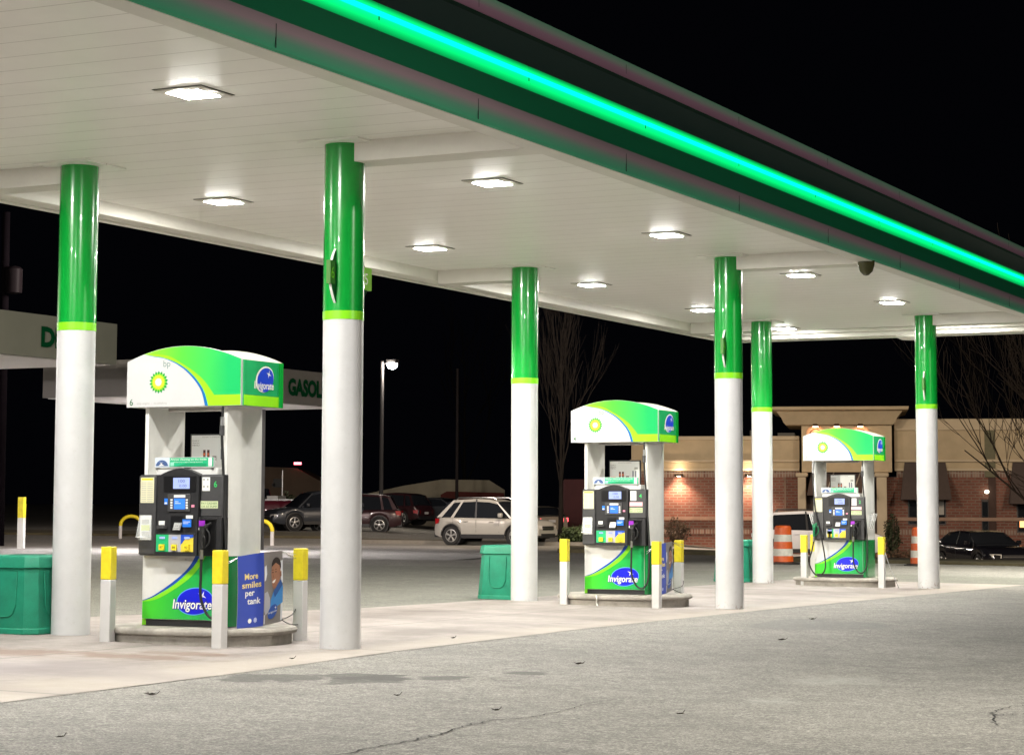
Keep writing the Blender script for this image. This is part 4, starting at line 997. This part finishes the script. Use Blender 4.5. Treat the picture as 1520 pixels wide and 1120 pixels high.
shrub(1347, 84, 1.9, .75, LEAFB, 'low leafless shrub under the brick wall near the second barrel', 800, .05)
shrub(1322, 96, .8, 2.2, LEAFA, 'narrow dark shrub right of the entrance pilaster', 1100, .07)

def branches(b, p, dirn, length, rad, depth, q, M, spread=.5, upk=.35, minr=.004, rmin=.0):
    n = 5; pts = [p]; d_ = dirn.normalized()
    for i in range(n):
        d_ = (d_+Vector((q.gauss(0, .09), q.gauss(0, .09), q.gauss(0, .07)+upk*.12))).normalized(); pts.append(pts[-1]+d_*length/n)
    b.tube(pts, [max(minr, rad*(1-.62*i/n)) for i in range(n+1)], M, 5 if rad < .03 else 8, caps=False)
    if depth == 0: return
    k = q.choice([3, 4]) if depth > 1 else q.choice([3, 4, 4])
    for i in range(k):
        t = q.uniform(.25, 1.0); j = min(n-1, int(t*n)); pp = pts[j].lerp(pts[j+1], t*n-j)
        ax = d_.orthogonal().normalized(); ax.rotate(Matrix.Rotation(q.uniform(0, 6.28), 3, d_))
        nd = (d_+ax*spread*q.uniform(.7, 1.3)+Vector((0, 0, upk*.3))).normalized()
        branches(b, pp, nd, length*q.uniform(.55, .78), rad*.5, depth-1, q, M, spread, upk, minr)
def bare_tree(px, d, h, rad, seed, label, fork=.30, nb=9, spread=.42, ang=.35, depth=3, lean=(0, 0), minr=.006, col=(.13, .10, .075), name='bare_tree', blen=.62):
    x, y = site((px-701)*d/3372, d); r = empty(name, (x, y, tz(x, y))); tag(r, label, 'tree', 'leafless winter trees')
    M = mat('bark_'+str(seed), col, .9, var=.35, vscale=6); q = random.Random(seed)
    tp = [Vector((0, 0, -.1)), Vector((lean[0]*.1, lean[1]*.1, h*fork*.5)), Vector((lean[0]*.3, lean[1]*.3, h*fork)), Vector((lean[0]*.7, lean[1]*.7, h*.65)), Vector((lean[0], lean[1], h*.86))]
    MB().tube(smooth_path(tp, 5), [rad*1.15]+[rad*(1-.045*i) for i in range(1, 21)], M, 12).build('trunk', r)
    b = MB()
    sp = smooth_path(tp, 8)
    for i in range(nb):
        t = fork+.02+(.84-fork)*i/nb; j = min(len(sp)-2, max(0, int((t/.86)*(len(sp)-1)*.985)))
        a = i*2.4+q.uniform(-.4, .4); dr = Vector((math.cos(a)*ang*2, math.sin(a)*ang*2, 1.0))
        branches(b, sp[j].copy(), dr, h*blen*(1-t*.75), rad*.42*(1.1-t), depth, q, M, spread, .5, minr)
    b.build('crown', r, ang=180)
bare_tree(833, 84, 9.2, .115, 3, 'tall leafless tree with upright branches behind the second rear column', .26, 11, .15, .07, 3, minr=.0035, col=(.012, .010, .009), blen=.5)
bare_tree(1590, 62, 7.2, .14, 11, 'leafless tree spreading its twigs in from the right edge over the brick wall', .16, 15, .55, .95, 3, minr=.0075, col=(.055, .04, .03), blen=.72)
bare_tree(1500, 118, 11.5, .14, 21, 'faint leafless tree against the black sky at the right', .35, 9, .35, .35, 3, minr=.012, col=(.014, .012, .01))
bare_tree(690, 150, 13, .18, 31, 'very dim leafless tree in the darkness behind the silver car', .3, 8, .35, .3, 2, minr=.012, col=(.008, .007, .006))

# ------------------------------------------------------------------ lamp posts, poles, sign
def lamp_post(px, d, top, label, lit):
    x, y = site((px-701)*d/3372, d); r = empty('lamp_post', (x, y, tz(x, y))); tag(r, label, 'lamp post')
    PM = mat('post_metal', (.045, .043, .045), .6)
    b = MB().lathe([(.30, -.1), (.30, .62)], mat('lamp_base_concrete', (.45, .37, .27), .8, var=.2), 24); b.build('base', r, bevel=.02)
    MB().lathe([(.11, .62), (.085, top)], PM, 12).build('pole', r)
    MB().tube([(0, 0, top-.15), (.35, 0, top-.08)], .035, PM, 8).box(.30, .85, -.18, .18, top-.12, top+.06, PM).build('head', r)
    if lit:
        MB().lathe([(.20, top-.10), (.26, top-.19), (.20, top-.32), (.03, top-.40)], mat('post_lens', (1, 1, 1), .3, emit=(1, .9, .76), es=260), 20, c=(.58, 0, 0)).build('lens', r)
lamp_post(567, 112, 8.2-.0, 'lit lamp post on a round concrete base behind the parked cars', True)
x, y = site((679-701)*130/3372, 130); r = empty('light_pole', (x, y, tz(x, y))); tag(r, 'faint grey pole standing in the dark above the silver car', 'pole')
MB().lathe([(.10, 0), (.07, 9.2)], mat('dim_pole', (.03, .025, .025), .7), 10).build('pole', r)
x, y = site((3-701)*72/3372, 72); r = empty('utility_pole', (x, y, 0)); tag(r, 'dim wooden utility pole with a can transformer at the far left', 'utility pole')
MB().lathe([(.17, 0), (.12, 10.6)], mat('pole_wood', (.003, .002, .003), .9, var=.3), 12).build('pole', r)
MB().lathe([(.05, 7.95), (.26, 8.0), (.27, 8.75), (.2, 8.82), (.03, 8.86)], mat('transformer_grey', (.008, .006, .007), .5), 18, c=(.36, 0, 0)).build('transformer', r)
x, y = site((421-701)*108/3372, 108); r = empty('road_sign', (x, y, tz(x, y))); tag(r, 'small dark street sign on a thin post above the dark red pickup', 'sign')
MB().tube([(0, 0, 0), (0, 0, 2.75)], .04, STEEL, 8).build('post', r); MB().box(-.50, -.0, -.02, .02, 1.95, 2.35, mat('sign_back', (.03, .03, .03), .6)).box(-.58, -.42, -.02, .02, 2.0, 2.14, mat('sign_back', (.03, .03, .03), .6)).build('plate', r)

# ------------------------------------------------------------------ walls and dim buildings
def wall_poly(name, pts, d, th, M, label, cat, kind=None, d1=None):
    """upright wall with a sloping top: pts are (pixel-scale right, height) pairs read at that distance"""
    d1 = d1 or d
    b = MB(); P = []
    L = [((px-701)*d/3372, z) for px, z in pts]
    x0, y0 = site(L[0][0], d); r = empty(name, (x0, y0, 0), -YAW); tag(r, label, cat, None, kind)
    fn = lambda dy: (lambda a, c: (a-L[0][0], dy, c))
    b.prism(L, fn(0), fn(th), M); b.build('wall', r); return r
WC = mat('retaining_concrete', (.30, .27, .20), .85, var=.25, vscale=.5)
zz = lambda py, d: 1.283+(751.5-py)*d*.954/3215
r = wall_poly('retaining_wall', [(455, -.5), (750, -.5), (750, zz(728, 140)), (727, zz(713.5, 140)), (657, zz(712.5, 140)), (600, zz(722, 140)), (541, zz(735, 140)), (455, zz(748, 140))], 140, 1.5, WC, 'long pale concrete wall with sloping ends behind the parked cars', 'wall')
wall_poly('brick_wall', [(655, -.2), (749, -.2), (749, zz(732, 138)), (664, zz(730, 138)), (655, zz(735, 138))], 138, .8, mat('dim_brick', (.12, .035, .03), .85, var=.25, vscale=1), 'low dark red wall in front of the pale concrete wall', 'wall')
r = wall_poly('dim_building', [(330, -.3), (478, -.3), (478, zz(716, 160)), (440, zz(696, 160)), (330, zz(692, 160))], 160, 8, mat('dim_tan', (.16, .12, .09), .9, var=.2, vscale=.4), 'dim tan building in the dark behind the dark red pickup', 'building')
MB().box(0, .5, -.1, 0, 0, .16, mat('red_lamp', (1, .1, .1), .4, emit=(1, .10, .13), es=5)).build('red_light', r, loc=((438-330)*160/3372, -.02, zz(691, 160)))
r = wall_poly('dark_shed', [(838, -.8), (890, -.8), (890, zz(712, 112)), (838, zz(712, 112))], 112, 6, mat('dark_red_siding', (.075, .018, .02), .8, var=.25, vscale=.8), 'dark red building behind the bare tree trunk', 'building')

# ------------------------------------------------------------------ vehicles
GLS = mat('car_glass', (.012, .014, .018), .06, coat=.4); TYR = mat('tyre_rubber', (.014, .014, .014), .8); ALU = mat('alloy_rim', (.50, .50, .50), .3, .6); TRM = mat('car_trim_black', (.018, .018, .02), .45)
HL = mat('headlamp_glass', (.8, .78, .74), .12, .4); TL = mat('tail_lamp_red', (.35, .01, .015), .2, coat=.5); PLATE = mat('number_plate', (.5, .5, .5), .5)
def interp(P, x):
    if x <= P[0][0]: return P[0][1]
    for (a, b_), (c_, d_) in zip(P, P[1:]):
        if x <= c_: return b_+(d_-b_)*(x-a)/(c_-a) if c_ > a else d_
    return P[-1][1]
def vehicle(name, px, d, heading, paint, label, cat, L=4.4, W=1.8, wb=(-1.3, 1.3), wr=.34, bot=.24, deck=None, cabin=None, belt=.95, H_=1.65, rails=False, tail_lit=False, z=None, lamp_style='suv', rim=ALU, rimc=5, flare=True, group='cars parked at the back of the lot', dark=False):
    x, y = site((px-701)*d/3372, d); root = empty(name, (x, y, tz(x, y) if z is None else z), heading); tag(root, label, cat, group)
    hw = W/2; xs = sorted(set([-L/2+L*i/40 for i in range(41)]+[w_+s*(wr+.07+e) for w_ in wb for s in (-1, 1) for e in (-.002, .002)]+[w_+(wr+.07)*math.cos(math.pi*k/10) for w_ in wb for k in range(1, 10)]))
    def bott(x_):
        for w_ in wb:
            q = (wr+.07)**2-(x_-w_)**2
            if q > 0: return max(bot, wr+math.sqrt(q)-.0)
        e = min(x_+L/2, L/2-x_); return bot+.10*max(0, 1-e/.35)
    def plan(x_): 
        e = min(x_+L/2, L/2-x_); return hw*(1-.16*max(0, 1-e/.55)**2.2)
    lev = [(0, .955), (.16, .985), (.45, 1.0), (.72, .99), (.90, .955), (1.0, .90)]
    vs = []; nc = len(lev)*2+3
    for x_ in xs:
        zb, zt = bott(x_), interp(deck, x_); w_ = plan(x_); row = []
        for k, f in lev: row.append((x_, w_*f, zb+(zt-zb)*k))
        mid = [(x_, w_*.6, zt+.022), (x_, 0, zt+.035), (x_, -w_*.6, zt+.022)]
        row = row+mid+[(a, -b_, c_) for a, b_, c_ in row[::-1]]; vs += row
    nc = len(vs)//len(xs)
    fs = [(j*nc+i, j*nc+i+1, (j+1)*nc+i+1, (j+1)*nc+i) for j in range(len(xs)-1) for i in range(nc-1)]+[tuple(range(nc))[::-1], tuple(range((len(xs)-1)*nc, len(xs)*nc))]
    # underside
    fs += [(j*nc, (j+1)*nc, (j+2)*nc-1, (j+1)*nc-1) for j in range(len(xs)-1)]
    MB().add(vs, fs, paint).build('body', root, ang=28)
    MB().box(-L/2+.25, L/2-.25, -hw*.72, hw*.72, bot-.02, .62, TRM).build('underbody', root)
    # glasshouse
    gx = [cabin[0][0]+(cabin[-1][0]-cabin[0][0])*i/24 for i in range(25)]; gx = sorted(set(gx+[c_[0] for c_ in cabin]))
    def section(x_, g=0, lo=None):
        zr = interp(cabin, x_)+g; zb = interp(deck, x_)-.01 if lo is None else lo; t = min(1, max(0, (zr-zb)/(H_-belt))); wb_ = hw*.905+g; wt = wb_-(.17*t*(W/1.8))
        return [(x_, wb_, zb), (x_, wt+.015, zb+(zr-zb)*.86), (x_, wt-.05, zr), (x_, wt*.5, zr+.018), (x_, 0, zr+.024), (x_, -wt*.5, zr+.018), (x_, -(wt-.05), zr), (x_, -(wt+.015), zb+(zr-zb)*.86), (x_, -wb_, zb)]
    vs = sum([section(x_) for x_ in gx], []); n9 = 9
    fs = [(j*n9+i, j*n9+i+1, (j+1)*n9+i+1, (j+1)*n9+i) for j in range(len(gx)-1) for i in range(n9-1)]+[tuple(range(n9))[::-1], tuple(range(len(vs)-n9, len(vs)))]
    MB().add(vs, fs, GLS).build('window', root, ang=30)
    # roof skin and pillars in body colour
    rb = [c_ for c_ in cabin if c_[1] > H_-.12]; ra, rz_ = rb[0][0], rb[-1][0]
    gr = [x_ for x_ in gx if ra-.001 <= x_ <= rz_+.001]
    vs = []
    for x_ in gr:
        s_ = section(x_, .008); vs += [(x_, s_[1][1]+.002, s_[1][2]-.0)]+s_[2:7]+[(x_, s_[7][1]-.002, s_[7][2])]
    fs = [(j*7+i, j*7+i+1, (j+1)*7+i+1, (j+1)*7+i) for j in range(len(gr)-1) for i in range(6)]
    b = MB().add(vs, fs, paint)
    def pillar(xa, za_x, wid, M=paint):
        for s in (1, -1):
            v = []
            for t in (0, .5, .9, 1.0):
                for e in (-wid/2, wid/2):
                    x_ = xa+(za_x-xa)*t+e*(1.25-.5*t); zb = interp(deck, xa); zr = interp(cabin, max(cabin[0][0], min(cabin[-1][0], za_x)))
                    h_ = zb+(zr-zb)*t; tt = min(1, max(0, (h_-zb)/max(.01, H_-belt))); v.append((x_, s*(hw*.905+.012-.17*tt*(W/1.8)), h_))
            b.add(v, [(0, 1, 3, 2), (2, 3, 5, 4), (4, 5, 7, 6)] if s > 0 else [(0, 2, 3, 1), (2, 4, 5, 3), (4, 6, 7, 5)], M)
    pillar(cabin[0][0]+.09, ra+.06, .16 if not dark else .10); pillar(cabin[-1][0]-.06, rz_-.05, .08)
    m1 = (cabin[0][0]+cabin[-1][0])/2
    pillar(m1+.05, m1, .07, TRM)
    if name in ('parked_suv', 'parked_crossover') and not dark: pillar(cabin[0][0]+.62, ra+.42, .10, paint)
    b.build('roof', root, ang=30)
    # trim
    for s in (1, -1):
        b = MB()
        b.box(wb[0]+wr+.08, wb[1]-wr-.08, s*hw*.985-.01, s*hw*.985+.012, bot-.01, bot+.13, TRM)
        for w_ in wb:
            P0 = [(w_+(wr+.055)*math.cos(math.pi*k/14), s*(hw*.985), wr+(wr+.055)*math.sin(math.pi*k/14)) for k in range(15)]
            if flare: b.tube(P0, .028, TRM if name == 'parked_suv' else paint, 6)
            b.lathe([(wr+.05, s*hw*.55), (wr+.05, s*hw*.93)], TRM, 20, c=(w_, 0, wr+.01), axis='y')
        b.build('trim', root)
    b = MB()
    for s in (1, -1):
        b.box(m1-.42, m1-.24, s*hw*.99-.012, s*hw*.99+.022, belt-.14, belt-.11, paint); b.box(m1+.62, m1+.80, s*hw*.99-.012, s*hw*.99+.022, belt-.16, belt-.13, paint)
        b.box(m1+.095, m1+.102, s*hw*.995-.004, s*hw*.995+.003, bot+.2, belt-.05, TRM); b.box(m1-.85, m1-.843, s*hw*.995-.004, s*hw*.995+.003, bot+.45, belt-.05, TRM); b.box(m1+1.02, m1+1.027, s*hw*.99-.004, s*hw*.99+.003, bot+.2, belt-.08, TRM)
    b.build('door_handles', root)
    for s in (1, -1):
        xm = cabin[-1][0]-.42; MB().box(xm-.06, xm+.08, s*(hw+.0), s*(hw+.17), belt+.02, belt+.17, paint).build('mirror', root, bevel=.03)
    for w_ in wb:
        for s in (1, -1):
            wo = empty('wheel', (w_, s*(hw-.13), wr)); wo.parent = root
            MB().lathe([(wr*.62, -.11), (wr*.9, -.115), (wr, -.08), (wr, .08), (wr*.9, .115), (wr*.62, .11)], TYR, 32, axis='y').build('tyre', wo)
            b = MB().lathe([(wr*.66, s*.05), (wr*.66, s*.11), (wr*.60, s*.115), (wr*.58, s*.06), (.01, s*.05)], rim, 32, axis='y').lathe([(wr*.57, s*.062), (.01, s*.062)], TRM, 24, axis='y')
            for k in range(rimc):
                for e in ((-.13, .13) if rimc == 5 else (0,)):
                    a = 2*math.pi*k/rimc+e+.3; a2 = 2*math.pi*k/rimc+.3
                    b.tube([(wr*.12*math.cos(a2), s*.105, wr*.12*math.sin(a2)), (wr*.60*math.cos(a), s*.105, wr*.60*math.sin(a))], .018, rim, 6)
            b.lathe([(wr*.16, s*.09), (wr*.14, s*.12), (.01, s*.125)], rim, 16, axis='y'); b.build('rim', wo)
    # lamps, grille, plates
    zh = interp(deck, L/2-.12)-.14; ztl = interp(deck, -L/2+.08)-.12
    for s in (1, -1):
        MB().add([(L/2-.03, s*hw*.52, zh-.07), (L/2-.03, s*hw*.52, zh+.07), (L/2-.10, s*hw*.84, zh+.085), (L/2-.10, s*hw*.84, zh-.05), (L/2-.42, s*hw*.985, zh+.06), (L/2-.42, s*hw*.985, zh+.0),
                  (L/2+.008, s*hw*.52, zh-.07), (L/2+.005, s*hw*.52, zh+.07), (L/2-.06, s*hw*.87, zh+.08), (L/2-.06, s*hw*.87, zh-.05)], [(6, 9, 8, 7), (9, 5, 4, 8), (9, 5, 4, 8)][:2] if s > 0 else [(6, 7, 8, 9), (9, 8, 4, 5)], HL).build('headlight', root)
        MB().add([(-L/2-.004, s*hw*.60, ztl-.10), (-L/2-.004, s*hw*.60, ztl+.08), (-L/2+.03, s*hw*.86, ztl+.10), (-L/2+.03, s*hw*.86, ztl-.10), (-L/2+.26, s*hw*.975, ztl+.10), (-L/2+.22, s*hw*.975, ztl-.06)],
                 [(0, 1, 2, 3), (3, 2, 4, 5)] if s > 0 else [(0, 3, 2, 1), (3, 5, 4, 2)], mat('tail_lamp_lit', (.5, .02, .02), .3, emit=(1, .10, .12), es=.9) if tail_lit else TL).build('tail_light', root)
    b = MB().box(L/2-.02, L/2+.012, -hw*.48, hw*.48, zh-.09, zh+.05, TRM).box(L/2-.0, L/2+.02, -hw*.46, hw*.46, zh-.03, zh-.01, STEEL).box(L/2-.03, L/2+.015, -hw*.6, hw*.6, bot+.02, bot+.16, TRM); b.build('grille', root)
    b = MB().box(-L/2-.018, -L/2+.02, -.17, .17, ztl-.12, ztl, PLATE).box(-L/2-.03, -L/2+.1, -hw*.80, hw*.80, bot+.02, bot+.20, TRM); b.build('rear_bumper', root)
    if rails:
        b = MB()
        for s in (1, -1): b.tube([(ra+.12, s*hw*.66, H_-.02), (ra+.18, s*hw*.66, H_+.055), (rz_-.2, s*hw*.66, H_+.055), (rz_-.08, s*hw*.66, H_-.01)], .022, TRM if paint != SILV else STEEL, 8)
        b.build('roof_rail', root)
    return root
SILV = mat('paint_silver', (.47, .455, .42), .28, .3, coat=.6, var=.03, vscale=2); WPT = mat('paint_white', (.62, .62, .66), .25, coat=.8, var=.03); BKP = mat('paint_black', (.006, .006, .009), .18, coat=.8)
MRN = mat('paint_maroon', (.075, .005, .014), .28, coat=.7); DKB = mat('paint_slate', (.035, .04, .05), .3, .2, coat=.6); GRP = mat('paint_grey', (.06, .065, .075), .3, .3, coat=.6); WIN = mat('paint_wine', (.035, .012, .015), .3, .2, coat=.6); TAN_ = mat('paint_champagne', (.20, .17, .13), .3, .3, coat=.5)
suvd = [(-2.2, .80), (-2.17, .98), (-2.0, 1.02), (.9, .98), (1.2, .98), (1.6, .93), (2.0, .86), (2.15, .74), (2.2, .60)]
suvc = [(-2.06, 1.04), (-1.75, 1.56), (-1.45, 1.64), (-.5, 1.69), (.1, 1.66), (.45, 1.58), (1.15, 1.0)]
# right is the vehicle's front; heading 0 points +x
HR_ = -YAW
vehicle('parked_suv', 737, 82, HR_+R(-27), SILV, 'silver compact suv parked behind the second rear column', 'car', 4.2, 1.78, (-1.36, 1.22), .345, .27, [(a*.955, b_*.98) for a, b_ in suvd], [(a*.955, b_*.975) for a, b_ in suvc], .98, 1.645, rails=True, flare=True)
vehicle('parked_suv', 1212, 82, HR_+R(-4), WPT, 'white suv with dark windows and a roof rack, behind the barrel and farthest pump', 'car', 4.7, 1.85, (-1.4, 1.4), .37, .28, [(-2.35, .85), (-2.3, 1.06), (-2.1, 1.10), (.9, 1.04), (1.3, 1.02), (1.8, .98), (2.2, .9), (2.32, .78), (2.35, .62)],
        [(-2.2, 1.12), (-1.95, 1.55), (-1.6, 1.68), (-.5, 1.74), (.1, 1.72), (.5, 1.64), (1.3, 1.06)], 1.06, 1.74, rails=True, dark=True)
sedd = [(-2.4, .80), (-2.35, .98), (-2.0, 1.04), (-1.5, 1.04), (1.0, .96), (1.4, .95), (2.0, .88), (2.3, .78), (2.42, .62)]
sedc = [(-1.95, 1.02), (-1.15, 1.42), (-.6, 1.47), (.0, 1.47), (.4, 1.42), (1.25, .98)]
vehicle('parked_sedan', 1455, 85, HR_+R(-74), BKP, 'black saloon car facing the camera in front of the railing at the right', 'car', 4.9, 1.95, (-1.45, 1.45), .36, .25, [(a, b_+.08) for a, b_ in sedd], [(a, b_+.09) for a, b_ in sedc], 1.06, 1.56, z=-1.17)
vehicle('parked_crossover', 545, 128, HR_+R(180-32), WIN, 'dark wine crossover parked behind the lamp post base', 'car', 4.6, 1.84, (-1.35, 1.35), .36, .26, suvd, suvc, 1.0, 1.66, z=.20)
bpy.data.objects['parked_crossover'].location = (*site((583-701)*124/3372, 124), .28)
vehicle('parked_sedan', 640, 126, HR_+R(150), GRP, 'dark grey saloon parked just left of the silver suv', 'car', 4.7, 1.82, (-1.4, 1.4), .34, .22, sedd, sedc, .98, 1.45, z=.25)
vehicle('parked_sedan', 797, 108, HR_+R(108), TAN_, 'dim saloon with red tail lights between the column and the bare tree', 'car', 4.7, 1.80, (-1.4, 1.4), .34, .22, sedd, sedc, .98, 1.45, tail_lit=True, z=-.22)
vehicle('parked_suv', 470, 99, HR_+R(180+28), DKB, 'dark slate suv with an amber cornered headlight, left of the tall front column', 'car', 4.5, 1.80, (-1.3, 1.3), .35, .27, suvd, suvc, 1.0, 1.68, z=.22)
vehicle('parked_suv', 523, 100, HR_+R(180), WIN, 'dark red suv mostly hidden behind the tall front column', 'car', 4.5, 1.80, (-1.3, 1.3), .35, .27, suvd, suvc, 1.0, 1.60, z=.10)
# pickup: bed at the right, cab hidden behind the pump at the left
pk = vehicle('pickup_truck', 388, 103, HR_+R(180-6), MRN, 'dark red pickup truck right of the nearest pump', 'truck', 5.4, 1.95, (-1.65, 1.75), .39, .38,
        [(-2.7, 1.0), (-2.66, 1.28), (.2, 1.28), (.3, 1.28), (1.3, 1.18), (2.3, 1.12), (2.6, 1.0), (2.7, .8)], [(-.35, 1.3), (-.25, 1.80), (.2, 1.86), (.8, 1.84), (1.5, 1.2)], 1.25, 1.86, z=.22)
MB().box(-2.45, -.6, -.80, .80, 1.315, 1.33, TRM).box(-2.66, -.45, -.93, -.84, 1.29, 1.35, STEEL).box(-2.66, -.45, .84, .93, 1.29, 1.35, STEEL).build('bed_rail', pk)
MB().box(-1.0, -.5, -.8, .8, 1.33, 1.50, mat('toolbox_grey', (.3, .3, .3), .4, .4)).build('toolbox', pk)

# ------------------------------------------------------------------ cracks and litter on the asphalt
def crack(pts, w_, name='pavement_crack', seed=3):
    q = random.Random(seed); P = smooth_path([(x, y, 0) for x, y in pts], 14); b = MB(); vs = []
    for i, p in enumerate(P):
        t = (P[min(i+1, len(P)-1)]-P[max(i-1, 0)]).normalized(); s_ = Vector((-t.y, t.x, 0)); o_ = s_*q.gauss(0, .014); ww = w_*q.uniform(.35, 1.2)*(1-(i/len(P))**4)
        vs += [tuple(p+o_+s_*ww+Vector((0, 0, .0045+tz(p.x, p.y)))), tuple(p+o_-s_*ww+Vector((0, 0, .0045+tz(p.x, p.y))))]
    b.add(vs, [(2*i, 2*i+1, 2*i+3, 2*i+2) for i in range(len(P)-1)], mat('crack_dark', (.012, .011, .01), .95)); return tag(b.build(name), kind='structure')


crack([(4.25, -8.6), (4.21, -7.09), (4.18, -5.99), (4.06, -5.13), (4.18, -4.56), (4.09, -3.66), (4.15, -2.95)], .0075)
crack([(6.78, -3.4), (6.63, -2.79), (6.55, -2.27), (6.62, -1.82), (6.55, -1.3)], .007, seed=5)
crack([(6.63, -2.79), (6.8, -2.5), (7.0, -2.45)], .006, seed=6)
LB = mat('dead_leaf_brown', (.035, .022, .014), .7, var=.4, vscale=40)
def leaf(x, y, s, seed, label):
    s *= .8; q = random.Random(seed); n = 11; a0 = q.uniform(0, 6.28); vs = []
    for i in range(n):
        a = a0+2*math.pi*i/n; rr_ = s*(1 if i % 2 else .55)*q.uniform(.7, 1.2)*(1.3 if i in (0, 5) else 1)
        vs.append((math.cos(a)*rr_*1.2, math.sin(a)*rr_*.7, .004+abs(math.sin(a*1.5))*s*.45))
    vs.append((0, 0, .004)); b = MB().add(vs, [(i, (i+1) % n, n) for i in range(n)], LB)
    b.tube([(0, 0, .006), (s*.8, s*.3, .012), (s*1.5, s*.2, .03)], .0025, LB, 5)
    tag(b.build('dead_leaf', loc=(x, y, tz(x, y)+.006), ang=180), label, 'leaf', 'dead leaves lying on the asphalt')
for i, (x, y, s, l) in enumerate([(1.45, -4.89, .05, 'curled dead leaf at the lower left edge of the asphalt beside the slab'), (2.8, -3.94, .03, 'small dead leaf on the asphalt below the tall front column'),
    (2.58, -.48, .05, 'dark dead leaf on the asphalt below the middle pump'), (2.85, 3.84, .055, 'dark dead leaf on the open asphalt below the farthest pump'), (3.83, -4.49, .035, 'dead leaf lying just beside the long asphalt crack'),
    (1.79, 7.98, .05, 'pale curled dead leaf nearest the farthest pump'), (.41, -1.47, .03, 'tiny dead leaf on the slab in front of the tall front column'), (2.56, -7.28, .03, 'dead leaf in the bottom left corner'), (.15, 1.89, .03, 'tiny dead leaf on the slab right of the tall front column'), (4.9, -4.0, .03, 'small dead leaf right of the end of the long crack')]):
    leaf(x, y, s, i+1, l)

# ------------------------------------------------------------------ added area fill lights, bare and without fixtures
lamp('AREA', 'fill_light_far_end', (5, 29.5, 15), 850, (1, .97, .84), 1.5, (2.5, 29.5, 0), spread=75)
lamp('AREA', 'fill_light_fascia', (42, -4, 13), 1500, (1, .93, .86), 1.5, (2, 6, 5))
lamp('AREA', 'fill_light_asphalt', (10.0, -6, 13), 150, (1, .95, .84), 1.5, (7.5, -3, 0), spread=68)
lamp('AREA', 'fill_light_diesel', (-11, -2, 8.5), 1700, (1, .93, .78), 1.0, (-20, 24, 4.2))
x, y = site(26, 66); lamp('AREA', 'fill_light_building', (x, y, 9), 950, (1, .80, .60), 1.2, (fx+2, fyy, 1.5))
x, y = site(4, 74); lamp('AREA', 'fill_light_mid', (x, y, 9.5), 700, (1, .82, .62), 1.2, (*site(10, 104), 2))
x, y = site(-10, 70); lamp('AREA', 'fill_light_west', (x, y, 9), 900, (1, .86, .78), 1.2, (*site(-6, 130), 1))
